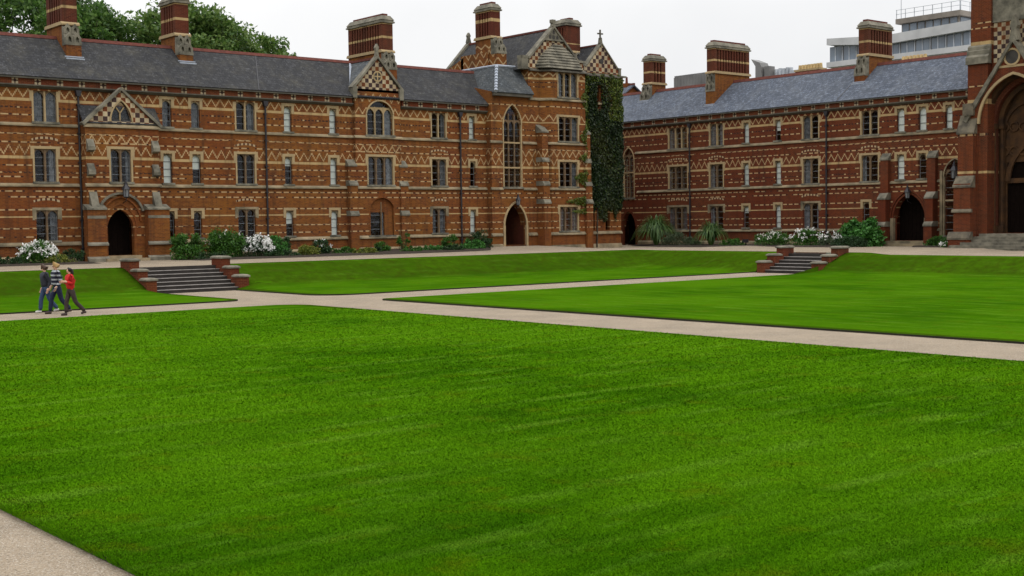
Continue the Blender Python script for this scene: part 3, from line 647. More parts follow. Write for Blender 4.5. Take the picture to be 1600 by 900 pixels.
# pediment with a pointed trefoil opening: fan of quads round the arch
pts = arch(28.82, 30.02, 8.95, 1.15, 8); ou = []
for (u, z) in pts:
    c = Vector((u - 29.42, z - 8.85)); ou.append((u, z))
tri = [(P0 + 0.05, 8.75), (29.42, 10.7), (P1 - 0.05, 8.75)]
def gz(u): return 8.75 + 1.95 * (1 - abs(u - 29.42) / (29.42 - P0 - 0.05))
for a, b in zip(pts, pts[1:]): mbg.hexa([Fp(a[0], 0, a[1]), Fp(b[0], 0, b[1]), Fp(b[0], .25, b[1]), Fp(a[0], .25, a[1]), Fp(a[0], 0, gz(a[0])), Fp(b[0], 0, gz(b[0])), Fp(b[0], .25, gz(b[0])), Fp(a[0], .25, gz(a[0]))])
mbg.prism(Fp, [(P0 + 0.05, 8.75), (28.82, 8.75), (28.82, gz(28.82))], 0, 0.25); mbg.prism(Fp, [(P1 - 0.05, 8.75), (30.02, 8.75), (30.02, gz(30.02))], 0, 0.25)
mbg.box(Fp, 28.82, 30.02, 0.0, 0.25, 8.75, 8.95)
pd = mbg.build('pediment', M['check'], LR)
cp = MB(); cp.strip(Fp, [(P0 - 0.1, 8.66), (29.42, 10.68), (P1 + 0.1, 8.66)], 0.17, -0.12, 0.32); cp.build('coping', M['grey'], pd)
ar = MB(); ar.strip(Fp, arch(28.82, 30.02, 8.95, 1.15, 8), 0.09, -0.03, 0.1); ar.strip(Fp, [(29.42, 8.95), (29.42, 9.45), (29.2, 9.75)], 0.06, 0.1, 0.18); ar.strip(Fp, [(29.42, 9.4), (29.66, 9.75)], 0.06, 0.1, 0.18); ar.build('tracery', M['tan'], pd)
gp = MB(); gp.face([Fp(28.82, 0.2, 8.95), Fp(30.02, 0.2, 8.95), Fp(30.02, 0.2, 10.1), Fp(28.82, 0.2, 10.1)]); gp.build('pane', M['glass'], pd)
lr = MB(); slab(lr, (P0 - 0.1, 69.15, 8.82), (P1 + 0.15, 69.15, 8.82), (P1 + 0.15, 69.98, 9.85), (P0 - 0.1, 69.98, 9.85)); lr.build('porch_roof', M['slate'], LR)
s = MB()
for z0, z1 in ((8.57, 8.77), (5.28, 5.47)): s.prismd(Fp, [(-0.1, z0), (-0.1, z0 + 0.07), (0, z1), (0.05, z1), (0.05, z0)], P0 - 0.08, P1 + 0.08)
s.build('string_course', M['string'], LR)
hd = MB(); hd.strip(Fp, arch(27.95, 30.45, 3.9, 0.95, 9), 0.12, -0.16, 0.02); hd.build('hood_mould', M['grey'], LR)
hd = MB(); hd.strip(Fp, arch(28.08, 30.32, 3.35, 1.32, 9), 0.1, -0.1, 0.02); hd.strip(Fp, arch(28.3, 30.1, 3.0, 1.3, 9), 0.1, -0.05, 0.02)
for a in (28.3, 30.0): hd.box(Fp, a, a + 0.12, -0.05, 0.02, 1.4, 3.0)
hd.build('door_arch', M['brickP'], LR)
for a, b in ((27.1, 28.15), (30.62, 31.9)):
    p = MB(); p.box(Fp, a, b, -0.55, 0.01, 0.8, 4.0); q = p.build('porch_pier', M['brickP'], LR)
    c = MB(); c.prismd(Fp, [(-0.62, 3.98), (-0.62, 4.06), (-0.05, 4.3), (0.02, 4.3), (0.02, 3.98)], a - 0.05, b + 0.05)
    m = a + 0.55 if a < 29 else b - 0.55
    c.prismd(Fp, [(-0.45, 4.05), (-0.02, 5.0), (0.02, 5.0), (0.02, 4.05)], m - 0.22, m + 0.22)
    c.prismd(Fp, [(-0.68, 2.0), (-0.68, 2.08), (-0.54, 2.2), (-0.54, 2.0)], a - 0.06, b + 0.06); c.prismd(Fp, [(-0.7, 0.9), (-0.7, 1.28), (-0.54, 1.4), (-0.54, 0.9)], a - 0.08, b + 0.08)
    c.prismd(Fp, [(-0.56, 3.5), (-0.56, 3.66), (-0.5, 3.66), (-0.5, 3.5)], a - 0.005, b + 0.005)
    c.build('pier_stone', M['grey'], q)
bl = MB()
for u in (27.55, 31.35):
    for z in (5.95, 7.3): bl.prismd(Fp, [(-0.3, z), (-0.3, z + 0.2), (-0.02, z + 0.62), (0.02, z + 0.62), (0.02, z - 0.1)], u - 0.2, u + 0.2)
bl.build('weathering', M['grey'], LR)
d = MB(); d.box(Fp, 28.3, 30.1, 0.95, 1.03, 1.4, 4.2)
for i in range(5): d.box(Fp, 28.42 + i * 0.32, 28.46 + i * 0.32, 0.93, 0.96, 1.45, 4.1)
dd = d.build('door', M['wood'], LR)
st = MB(); st.box(Fp, 28.2, 30.2, -0.5, 1.0, 0.9, 1.41); st.box(Fp, 28.0, 30.5, -0.9, -0.5, 0.85, 1.26); st.build('doorstep', M['string'], LR)
# gabled bay of the left range
Fb = FL(69.72); B0, B1 = 45.35, 48.92
bh = [(46.25, 48.3, 8.77, 11.05), (46.28, 48.26, 5.5, 7.4), (46.36, 48.22, 2.2, 4.75)]
w = MB(); wall(w, Fb, B0, B1, 0.8, 11.75, bh, 0.3)
for u in (B0, B1): w.face([Fb(u, 0, 0.8), Fb(u, 0.4, 0.8), Fb(u, 0.4, 11.75), Fb(u, 0, 11.75)])
arch_plate(w, Fb, *bh[0][:2], 10.2, 0.82, 11.05, 0.0, 0.3); arch_plate(w, Fb, *bh[2][:2], 4.1, 0.6, 4.75, 0.0, 0.22)
w.build('gabled_bay', M['brickB'], LR)
g = MB(); g.prism(Fb, [(B0, 11.75), (B1, 11.75), ((B0 + B1) / 2, 13.75)], 0.0, 0.3); g.box(Fb, B0 + 0.001, B1 - 0.001, 0.0, 0.3, 11.6, 11.76)
gb = g.build('gable', M['check'], LR)
c = MB(); mU = (B0 + B1) / 2
c.strip(Fb, [(B0 - 0.12, 11.72), (mU, 13.82), (B1 + 0.12, 11.72)], 0.17, -0.12, 0.38); c.prism(Fb, [(B0 - 0.2, 11.15), (B0 + 0.12, 11.15), (B0 + 0.12, 11.9), (B0 - 0.2, 11.8)], -0.14, 0.4); c.prism(Fb, [(B1 - 0.12, 11.15), (B1 + 0.2, 11.15), (B1 + 0.2, 11.8), (B1 - 0.12, 11.9)], -0.14, 0.4)
c.prism(Fb, [(mU - 0.14, 13.8), (mU + 0.14, 13.8), (mU + 0.07, 14.25), (mU + 0.13, 14.5), (mU, 14.75), (mU - 0.13, 14.5), (mU - 0.07, 14.25)], -0.06, 0.18)
c.build('coping', M['grey'], gb)
oc = MB(); oc.strip(Fb, [(mU + 0.27 * math.cos(t * math.pi / 8), 12.62 + 0.27 * math.sin(t * math.pi / 8)) for t in range(17)][::-1], 0.09, -0.04, 0.02); oc.box(Fb, mU - 0.27, mU + 0.27, -0.025, 0.0, 12.58, 12.66); oc.box(Fb, mU - 0.04, mU + 0.04, -0.026, 0.0, 12.35, 12.9); oc.build('roundel', M['tan'], gb)
oc = MB(); oc.prism(Fb, [(mU + 0.26 * math.cos(t * math.pi / 8), 12.62 + 0.26 * math.sin(t * math.pi / 8)) for t in range(16)], -0.008, 0.0); oc.build('roundel_panel', M['room'], gb)
dr = MB(); slab(dr, (B0 - 0.05, 69.95, 11.85), (mU, 69.95, 13.8), (mU, 73.0, 13.8), (B0 - 0.05, 70.6, 11.85)); slab(dr, (B1 + 0.05, 69.95, 11.85), (mU, 69.95, 13.8), (mU, 73.0, 13.8), (B1 + 0.05, 70.6, 11.85))
dro = dr.build('bay_roof', M['slateG'], LR)
r_ = MB(); r_.box(F0L, mU - 0.1, mU + 0.1, 70.15, 73.0, 13.76, 13.9); r_.build('ridge_tiles', M['redtile'], dro)
vl = MB(); slab(vl, (B0 - 0.18, 70.0, 11.63), (B0 + 0.0, 70.0, 11.63), (mU - 0.05, 72.75, 13.8), (mU - 0.2, 72.75, 13.8), 0.03); vl.build('valley_lead', M['lead'], dro)
def tracery_window(par, F, u0, u1, z0, zs, h, n, bars=(), curt=None, mat='tan', d=0.0, head=True):
    tr_ = MB(); mb = MB(); mb.strip(F, arch(u0, u1, zs, h, 10), 0.085, d - 0.05, d + 0.1)
    for a, b in ((u0 - 0.085, u0 + 0.012), (u1 - 0.012, u1 + 0.085)): mb.box(F, a, b, d - 0.02, d + 0.12, z0, zs)
    p = (u1 - u0) / n
    for i in range(1, n):
        uu = u0 + p * i; top_ = zs + h * 0.55; tr_.box(F, uu - 0.035, uu + 0.035, d + 0.08, d + 0.2, z0, top_)
    if head:
        for i in range(n): arch_plate(tr_, F, u0 + p * i + 0.036, u0 + p * (i + 1) - 0.036, zs - 0.1, p * 0.6, zs + p * 0.62, d + 0.1, d + 0.18, 6)
    for z in bars: mb.box(F, u0 + 0.01, u1 - 0.01, d + 0.06, d + 0.2, z - 0.05, z + 0.06)
    o = mb.build('window', M[mat], par)
    tr_.build('tracery', M['brownst'] if n != 3 or z0 < 8 else M['tan'], o)
    g = MB(); g.face([F(u0, d + 0.21, z0), F(u1, d + 0.21, z0), F(u1, d + 0.21, zs + h), F(u0, d + 0.21, zs + h)]); g.build('pane', M['glass'], o)
    s = MB(); s.box(F, u0 - 0.14, u1 + 0.14, d - 0.09, d + 0.22, z0 - 0.1, z0 + 0.05); s.build('sill', M['grey'], o)
    br = MB(); z = z0 + 0.45
    while z < zs + 0.2: br.box(F, u0 + 0.01, u1 - 0.01, d + 0.19, d + 0.207, z - 0.015, z + 0.015); z += 0.46
    br.build('glazing_bars', M['leadbar'], o)
    if curt:
        c = MB()
        for a, b in curt: c.box(F, u0 + (u1 - u0) * a, u0 + (u1 - u0) * b, d + 0.25, d + 0.27, z0, zs + h * 0.3)
        c.build('curtain', M['curtain'], o)
    return o
tracery_window(LR, Fb, 46.25, 48.3, 8.77, 10.2, 0.82, 3, curt=[(0.68, 0.98)])
window(LR, Fb, *bh[1], 3, None, [(1, 0.2)], 'mid')
tracery_window(LR, Fb, 46.36, 48.22, 2.2, 4.1, 0.6, 2, mat='brickP', curt=[(0.5, 0.75)], head=False)
rc = MB(); rc.box(Fb, 47.55, 48.215, 0.12, 0.3, 2.25, 3.9); rc.box(Fb, 46.37, 47.6, 0.13, 0.3, 3.75, 4.7); rc.box(Fb, 47.5, 48.21, 0.125, 0.3, 3.85, 4.6); rc.build('recess_infill', M['brickP'], LR)
s = MB()
for z0, z1 in ((8.57, 8.75), (5.28, 5.47), (2.04, 2.24)): s.prismd(Fb, [(-0.1, z0), (-0.1, z0 + 0.07), (0, z1), (0.05, z1), (0.05, z0)], B0 - 0.1, B1 + 0.1)
s.prismd(Fb, [(-0.12, 0.8), (-0.12, 1.36), (0, 1.47), (0.05, 1.47), (0.05, 0.8)], B0 - 0.1, B1 + 0.1)
s.build('string_course', M['string'], LR)
for u in (44.75, 48.75):
    buttress(LR, F, u, u + 0.62, [(3.55, 0.5), (5.5, 0.42), (6.75, 0.3)], M['brickB'])

# ------------------------------------------------------------------ right range
RR = thing('college_building', 'long red banded brick range with smooth blue-grey slate roof, right of the ivy tower', 'building')
XR = 76.32; F = FR(XR)
rt = [(69.11, 71.1, 8.68, 10.4, 3), (65.38, 66.73, 8.7, 10.45, 2), (62.82, 63.36, 8.74, 10.3, 1), (59.81, 60.34, 8.74, 10.3, 1), (56.42, 57.8, 8.7, 10.42, 2), (51.43, 52.78, 8.7, 10.42, 2), (49.36, 49.95, 8.74, 10.34, 1), (47.69, 48.28, 8.74, 10.34, 1), (45.77, 46.28, 8.74, 10.3, 1)]
rm = [(69.12, 71.12, 5.44, 7.3, 3), (65.4, 66.76, 5.44, 7.3, 2), (62.85, 63.4, 5.52, 7.22, 1), (59.81, 60.35, 5.52, 7.25, 1), (56.42, 57.8, 5.46, 7.32, 2), (51.43, 52.78, 5.46, 7.33, 2), (49.36, 49.95, 5.5, 7.22, 1), (47.69, 48.27, 5.5, 7.22, 1)]
rl_ = [(69.14, 71.14, 2.2, 4.03, 3), (65.41, 66.78, 2.22, 4.03, 2), (62.86, 63.42, 2.28, 3.98, 1), (59.83, 60.36, 2.26, 4.0, 1), (56.42, 57.8, 2.2, 4.08, 2), (52.12, 52.68, 2.3, 4.04, 1)]
holes = [h[:4] for h in rt + rm + rl_] + [(75.08, 76.25, 4.86, 9.1), (74.95, 76.55, 0.95, 3.8), (47.72, 50.15, 1.36, 4.6), (44.77, 46.33, 1.66, 6.8)]
w = MB(); wall(w, F, 40, 82, 0.6, 11.0, holes); w.face([F(82, 0, .6), F(82, 6.4, .6), F(82, 6.4, 11.2), F(82, 0, 11)]); w.face([F(30, 6.4, .6), F(82, 6.4, .6), F(82, 6.4, 11.2), F(30, 6.4, 11.2)])
arch_plate(w, F, 75.08, 76.25, 8.1, 0.95, 9.1, 0, 0.3); arch_plate(w, F, 74.95, 76.55, 2.5, 1.25, 3.8, 0, 0.5); arch_plate(w, F, 47.72, 50.15, 2.9, 1.65, 4.6, 0, 0.5); arch_plate(w, F, 44.77, 46.33, 5.6, 1.15, 6.8, 0, 0.3)
w.build('wall', M['brickR'], RR)
RB = {(62.82, 'top'): 'full', (59.81, 'top'): 'half', (49.36, 'top'): 'full', (47.69, 'top'): 'full', (45.77, 'top'): 'full', (62.85, 'mid'): 'full', (59.81, 'mid'): 'full', (49.36, 'mid'): 'full', (62.86, 'low'): 'top', (59.83, 'low'): 'full'}
RC = {(69.11, 'top'): [(1, .2)], (65.38, 'top'): [(0, .4), (1, .3)], (56.42, 'top'): [(1, .35)], (69.14, 'low'): [(0, .3), (1, .33)], (65.4, 'mid'): [(1, .25), (0, .2)], (65.41, 'low'): [(1, .25)], (56.42, 'mid'): [(1, .4)], (56.42, 'low'): [(1, .3), (0, .25)], (51.43, 'mid'): [(1, .2)]}
rel = MB()
for nm, lst in (('top', rt), ('mid', rm), ('low', rl_)):
    for u0, u1, z0, z1, n in lst:
        window(RR, F, u0, u1, z0, z1, n, RB.get((u0, nm)), RC.get((u0, nm)), nm)
        if n > 1 and nm != 'top': rel = MB(); relief(rel, F, u0 - .1, u1 + .1, z1 + 0.42); rel.build('relieving_arch', M['relief'], RR)
pass
for z0, z1, pr in ((8.5, 8.7, 0.1), (5.26, 5.45, 0.11), (2.02, 2.2, 0.12)):
    s = MB()
    segs = ((44.3, 74.9),) if z0 > 8 else (((46.6, 74.7),) if z0 > 5 else ((50.9, 74.6), (46.5, 47.3)))
    for a, b in segs: s.prismd(F, [(-pr, z0), (-pr, z0 + 0.07), (0, z1), (0.05, z1), (0.05, z0)], a, b)
    s.build('string_course', M['string'], RR)
s = MB()
for a, b in ((50.9, 74.6),): s.prismd(F, [(-0.13, 0.6), (-0.13, 1.2), (0, 1.32), (0.05, 1.32), (0.05, 0.6)], a, b)
s.build('plinth', M['string'], RR)
e = MB(); e.box(F, 44.2, 80, -0.2, 0.05, 10.79, 11.16); e.build('eaves_band', M['eaves'], RR)
e = MB(); e.prismd(F, [(-0.27, 10.72), (-0.27, 10.8), (-0.19, 10.8), (0.03, 10.8), (0.03, 10.6), (-0.08, 10.6)], 44.2, 80); e.build('cornice', M['darkst'], RR)  # shadow below the eaves put into the dark stone colour
e = MB(); e.box(F, 44.2, 80, -0.36, -0.16, 11.12, 11.24); e.build('gutter', M['darkst'], RR)
SRR = 0.75; RXR = 79.5; RZR = 11.2 + SRR * (RXR - 75.87)
def roofzR(x): return 11.2 + SRR * (x - 75.87)
rf = MB(); slab(rf, (75.92, 40, roofzR(75.92)), (75.92, 82.2, roofzR(75.92)), (RXR, 82.2, RZR), (RXR, 40, RZR)); slab(rf, (RXR, 40, RZR), (RXR, 82.2, RZR), (83.1, 82.2, 11.2), (83.1, 40, 11.2))
roofR = rf.build('roof', M['slateB'], RR)
rd = MB(); rd.prismd(F0R, [(RXR - 0.14, RZR - 0.07), (RXR, RZR + 0.16), (RXR + 0.14, RZR - 0.07)], 40, 82.2); rd.build('ridge_tiles', M['redtile'], roofR)
cr = MB(); slab(cr, (75.95, 54.6, roofzR(75.95) + .02), (75.95, 54.66, roofzR(75.95) + .02), (77.75, 54.56, roofzR(77.75) + .02), (77.75, 54.5, roofzR(77.75) + .02), .02); cr.build('roof_cable', M['iron'], roofR)
for y0, y1, df, dst, dbk in ((75.45, 76.4, 78.46, 78.9, 80.65), (66.97, 67.76, 77.04, 77.18, 81.46), (53.6, 54.42, 77.81, 78.33, 81.3)):
    chimney(RR, F0R, y0, y1, df, dst, dbk, roofzR(df), zc=13.1)
for u in (68.76, 55.66): pipe(RR, F, u, 1.0, 10.3)
tracery_window(RR, F, 75.08, 76.25, 4.86, 8.1, 0.95, 2, bars=(7.0,))
tracery_window(RR, F, 44.77, 46.33, 1.66, 5.6, 1.15, 2, bars=(4.03,), mat='string')
hd = MB(); hd.strip(F, arch(74.95, 76.55, 2.5, 1.25, 9), 0.2, -0.03, 0.1); hd.strip(F, arch(47.72, 50.15, 2.9, 1.65, 9), 0.13, -0.1, 0.1); hd.strip(F, arch(47.55, 50.32, 2.9, 1.85, 9), 0.1, -0.15, 0.02); hd.build('door_arch', M['brickPR'], RR)
hd = MB(); hd.box(F, 50.13, 50.36, -0.15, 0.12, 1.0, 2.9); hd.box(F, 47.5, 47.74, -0.15, 0.12, 1.0, 2.9); hd.box(F, 46.42, 46.6, -0.12, 0.1, 1.3, 6.0); hd.build('door_jamb', M['string'], RR)
for a, b in ((50.3, 47.5), (76.7, 74.8)):
    d = MB(); d.box(F, b, a, 0.95, 1.05, 0.9, 4.7)
    k = b
    while k < a: d.box(F, k, k + 0.04, 0.93, 0.96, 1, 4.6); k += 0.3
    d.build('door', M['wood'], RR)
st = MB(); st.box(F, 47.3, 50.5, -0.7, 1, 0.7, 1.35); st.box(F, 47.0, 50.8, -1.1, -0.7, 0.7, 1.18); st.build('doorstep', M['string'], RR)
for u in (50.42, 46.8): buttress(RR, F, u, u + 0.62, [(2.35, 0.75), (4.2, 0.62), (6.9, 0.32)], M['brickPR'])

# ------------------------------------------------------------------ ivy tower block in the corner
TW = thing('stair_tower', 'gabled banded brick corner tower with stone bay roof, tall arched stair window and ivy', 'tower')
F = FL(69.4); T0, TM, TI, T1 = 56.4, 59.87, 65.3, 69.1
th = [(57.52, 59.13, 5.45, 11.3), (57.51, 59.5, 1.36, 4.35)]
w = MB(); wall(w, F, T0, TM, 0.8, 12.15, th, 0.3); arch_plate(w, F, 57.52, 59.13, 9.9, 1.4, 11.3, 0, 0.3, 9); arch_plate(w, F, 57.51, 59.5, 2.75, 1.6, 4.35, 0, 0.6, 9)
w.face([F(T0, 0, .8), F(T0, 1.2, .8), F(T0, 6, 13.5), F(T0, 0, 12.15)])
wall(w, F, TM, 60.9, 0.8, 13.95)
ih = [(66.62, 66.94, 11.5, 13.1), (65.92, 66.32, 2.3, 3.6), (67.45, 67.9, 2.3, 3.6)]
wall(w, F, 64.9, T1, 0.6, 14.1, ih, 0.3)
w.face([F(TM, 0, 11), F(TM, 9, 11), F(TM, 9, 14.1), F(TM, 0, 14.0)]); w.face([F(T1, 0, .6), F(T1, 7, .6), F(T1, 7, 14.1), F(T1, 0, 14.1)]); w.face([F(T0, 9, .8), F(T1, 9, .8), F(T1, 9, 14.0), F(T0, 9, 14.0)])
w.build('wall', M['brickT'], TW)
tracery_window(TW, F, 57.52, 59.13, 5.45, 9.9, 1.4, 3, bars=(6.85, 8.62))
hd = MB(); hd.strip(F, arch(57.51, 59.5, 2.75, 1.6, 9), 0.13, -0.08, 0.05); hd.box(F, 57.36, 57.53, -0.09, 0.1, 1.2, 2.76); hd.box(F, 59.48, 59.64, -0.09, 0.1, 1.2, 2.76); hd.build('door_arch', M['tan'], TW)
d = MB(); d.box(F, 57.4, 59.6, 2.4, 2.5, 1.2, 4.5); d.build('door', M['wood'], TW)
d = MB(); d.face([F(59.52, .3, 1.2), F(59.52, 2.4, 1.2), F(59.52, 2.4, 4.4), F(59.52, .3, 4.4)]); d.face([F(57.49, .3, 1.2), F(57.49, 2.4, 1.2), F(57.49, 2.4, 4.4), F(57.49, .3, 4.4)]); d.face([F(57.4, .6, 4.38), F(59.6, .6, 4.38), F(59.6, 2.4, 4.38), F(57.4, 2.4, 4.38)]); d.face([F(57.4, -.1, 1.33), F(59.6, -.1, 1.33), F(59.6, 2.4, 1.33), F(57.4, 2.4, 1.33)]); d.build('passage', M['stack'], TW)  # darker brick paints the dimness inside the passage
# projecting bay
Fb = FL(68.8); 
bh = [(62.23, 64.12, 11.98, 13.8, 3), (62.23, 64.15, 8.78, 10.6, 3), (62.26, 64.05, 5.48, 7.34, 3), (62.26, 64.05, 2.25, 4.06, 3)]
w = MB(); wall(w, Fb, 61.55, 64.9, 0.6, 14.0, [h[:4] for h in bh], 0.3)
w.face([Fb(61.55, 0, .6), Fb(60.9, .6, .6), Fb(60.9, .6, 14), Fb(61.55, 0, 14)]); w.face([Fb(64.9, 0, .6), Fb(65.3, .6, .6), Fb(65.3, .6, 14), Fb(64.9, 0, 14)])
w.build('bay', M['brickT'], TW)
for i, (u0, u1, z0, z1, n) in enumerate(bh):
    window(TW, Fb, u0, u1, z0, z1, n, None, [[(0, .28), (1, .2)], [(1, .2)], [(1, .22)], [(0, .3), (1, .32)]][i], ['top', 'mid', 'mid', 'mid'][i])
def bay_ring(mb, z0, z1, pr, top_slope=0.1):
    P = [(59.9, 69.4), (60.9, 69.4), (61.55, 68.8), (64.9, 68.8), (65.3, 69.4), (69.15, 69.4)]
    def off(i, e): 
        nrm = [(0, -1), (-0.35, -0.94), (-0.35, -0.94), (0.3, -0.95), (0.3, -0.95), (0, -1)][i]; return (P[i][0] + nrm[0] * e, P[i][1] + nrm[1] * e)
    for i in range(5):
        a, b = off(i, pr), off(i + 1, pr); c, d_ = off(i + 1, -0.05), off(i, -0.05); e, f = off(i, 0.005), off(i + 1, 0.005)
        mb.hexa([(*a, z0), (*b, z0), (*c, z0), (*d_, z0), (*a, z0 + 0.07), (*b, z0 + 0.07), (*f, z1), (*e, z1)])
for z0, z1 in ((11.72, 11.92), (8.55, 8.74), (5.26, 5.45), (2.0, 2.22)):
    s = MB(); bay_ring(s, z0, z1, 0.13)
    if z0 < 10:
        segs = [(T0 - .1, 57.38), (59.27, 60.0)] if z0 > 4 else [(T0 - .1, 57.3), (59.7, 60.0)]
        for a, b in segs: s.prismd(F, [(-0.11, z0), (-0.11, z0 + .07), (0, z1), (.05, z1), (.05, z0)], a, b)
    s.build('string_course', M['string'], TW)
s = MB(); bay_ring(s, 0.6, 1.28, 0.14); s.prismd(F, [(-.13, .7), (-.13, 1.36), (0, 1.45), (.05, 1.45), (.05, .7)], T0 - .1, 57.3); s.build('plinth', M['string'], TW)
s = MB(); bay_ring(s, 13.8, 14.05, 0.25); s.build('cornice', M['darkst'], TW)
# stone half-spire over the bay
sp = MB(); base = [(60.6, 69.33), (61.15, 68.6), (64.35, 68.6), (64.9, 69.33)]; ap = (62.6, 69.45)
for k in range(9):
    t0, t1 = k / 9, (k + 1) / 9; z0, z1 = 14.05 + 1.9 * t0, 14.05 + 1.9 * t1
    q0 = [(x + (ap[0] - x) * t0 ** 1.9 * .85, y + (ap[1] - y) * t0 * .9) for x, y in base]; q1 = [(x + (ap[0] - x) * t1 ** 1.9 * .85, y + (ap[1] - y) * t1 * .9) for x, y in base]
    q0 = [(x + (x - ap[0]) * .045, y - .08) for x, y in q0]
    sp.hexa([(*p, z0) for p in q0] + [(*p, z1) for p in q1])
sp.build('bay_stone_roof', M['grey'], TW)
# bay gable
Gc, Gh = 62.25, 2.95
def gzz(u): return 14.0 + 3.0 * (1 - abs(u - Gc) / Gh)
Fg = FL(69.3)
g = MB(); g.prism(Fg, [(Gc - Gh, 14.0), (Gc + Gh, 14.0), (Gc + Gh, 14.7), (Gc + 2.3, 14.7), (Gc, 17.0), (Gc - 2.3, 14.7), (Gc - Gh, 14.7)], 0, 0.35); gb = g.build('gable', M['check'], TW)
c = MB(); c.strip(Fg, [(Gc - 2.42, 14.62), (Gc, 17.02), (Gc + 2.42, 14.62)], 0.16, -0.14, 0.42)
for sg in (-1, 1):
    a, b = sorted((Gc + sg * 2.25, Gc + sg * 3.1)); c.prism(Fg, [(a, 14.68), (b, 14.68), (b, 14.82), (a, 14.86)], -0.12, 0.45)
a = Gc - 3.1; c.box(Fg, a, a + 0.6, -0.1, 0.4, 13.9, 14.69)
c.prism(Fg, [(Gc - .15, 17.1), (Gc + .15, 17.1), (Gc + .08, 17.35), (Gc + .17, 17.4), (Gc + .17, 17.62), (Gc - .17, 17.62), (Gc - .17, 17.4), (Gc - .08, 17.35)], -0.1, 0.2)
c.build('coping', M['grey'], gb)
tr = MB(); tr.prism(Fg, [(Gc - .92, 16.08), (Gc + .92, 16.08), (Gc + .92, 16.2), (Gc - .92, 16.2)], -0.12, 0.0)
tr.prism(Fg, [(Gc - .8, 16.2), (Gc + .8, 16.2), (Gc, 17.0)], -0.05, 0.0); tr.build('carved_panel', M['grey'], gb)
tr = MB()
for cx, zz in ((Gc - .35, 16.22), (Gc, 16.22), (Gc + .35, 16.22), (Gc, 16.6)):
    tr.prism(Fg, [(cx - .1, zz), (cx + .1, zz), (cx + .1, zz + .18), (cx, zz + .3), (cx - .1, zz + .18)], -0.06, -0.045)
tr.build('carved_niche', M['room'], gb)
# roofs of the tower
r_ = MB(); ez = 13.9
slab(r_, (Gc - Gh - .1, 69.6, ez), (Gc, 69.6, 16.95), (Gc, 79.2, 16.95), (Gc - Gh - .1, 79.2, ez)); slab(r_, (Gc + Gh + .1, 69.6, ez), (Gc, 69.6, 16.95), (Gc, 79.2, 16.95), (Gc + Gh + .1, 79.2, ez))
ro = r_.build('roof', M['slate'], TW); rd = MB(); rd.box(F0L, Gc - .1, Gc + .1, 69.6, 79.2, 16.9, 17.04); rd.build('ridge_tiles', M['redtile'], ro)
fg = MB(); Ff = FL(79.1); fg.strip(Ff, [(Gc - 3.2, 13.9), (Gc - 2.6, 14.1), (Gc, 16.95), (Gc + 2.6, 14.1), (Gc + 3.2, 13.9)], 0.25, 0, .35)
fg.prism(Ff, [(Gc - .2, 17.1), (Gc + .2, 17.1), (Gc + .09, 17.5), (Gc + .15, 17.65), (Gc, 17.9), (Gc - .15, 17.65), (Gc - .09, 17.5)], .05, .3); fg.box(Ff, Gc - 3.5, Gc - 2.9, 0, .35, 13.6, 14.3); fg.build('far_gable', M['grey'], TW)
Ic, Ih = 67.2, 1.9; Fi = FL(69.4)
g = MB(); g.prism(Fi, [(Ic - Ih, 14.1), (Ic + Ih, 14.1), (Ic + Ih, 14.5), (Ic + 1.55, 14.5), (Ic, 16.25), (Ic - 1.55, 14.5), (Ic - Ih, 14.5)], 0.0, 0.3); gi = g.build('gable', M['checkI'], TW)
c = MB(); c.strip(Fi, [(Ic - 1.65, 14.45), (Ic, 16.28), (Ic + 1.65, 14.45)], 0.11, -.08, .36); c.box(Fi, Ic + 1.5, Ic + 2.02, -.08, .38, 14.48, 14.58); c.box(Fi, Ic + 1.75, Ic + 2.0, -.06, .36, 13.9, 14.49); c.box(Fi, Ic + 1.7, Ic + 2.35, -.3, -.05, 13.86, 13.98)
c.prism(Fi, [(Ic - .13, 16.3), (Ic + .13, 16.3), (Ic + .06, 16.75), (Ic - .06, 16.75)], .0, .25); c.build('coping', M['grey'], gi)
c = MB(); c.box(Fi, Ic - .05, Ic + .05, .08, .18, 16.7, 17.35); c.box(Fi, Ic - .27, Ic + .27, .079, .181, 17.0, 17.1); c.build('stone_cross', M['darkst'], gi)
c = MB(); c.prism(Fi, [(Ic + .2 * math.cos(t * math.pi / 6), 14.98 + .2 * math.sin(t * math.pi / 6)) for t in range(12)], -.02, .01); c.build('round_vent', M['room'], gi)
r_ = MB(); slab(r_, (Ic - Ih - .1, 69.6, 14.05), (Ic, 69.6, 16.22), (Ic, 76.5, 16.22), (Ic - Ih - .1, 76.5, 14.05)); slab(r_, (Ic + Ih + .1, 69.6, 14.05), (Ic, 69.6, 16.22), (Ic, 76.5, 16.22), (Ic + Ih + .1, 76.5, 14.05))
ro = r_.build('roof', M['slate'], TW); rd = MB(); rd.box(F0L, Ic - .08, Ic + .08, 69.6, 76.5, 16.18, 16.3); rd.build('ridge_tiles', M['redtile'], ro)
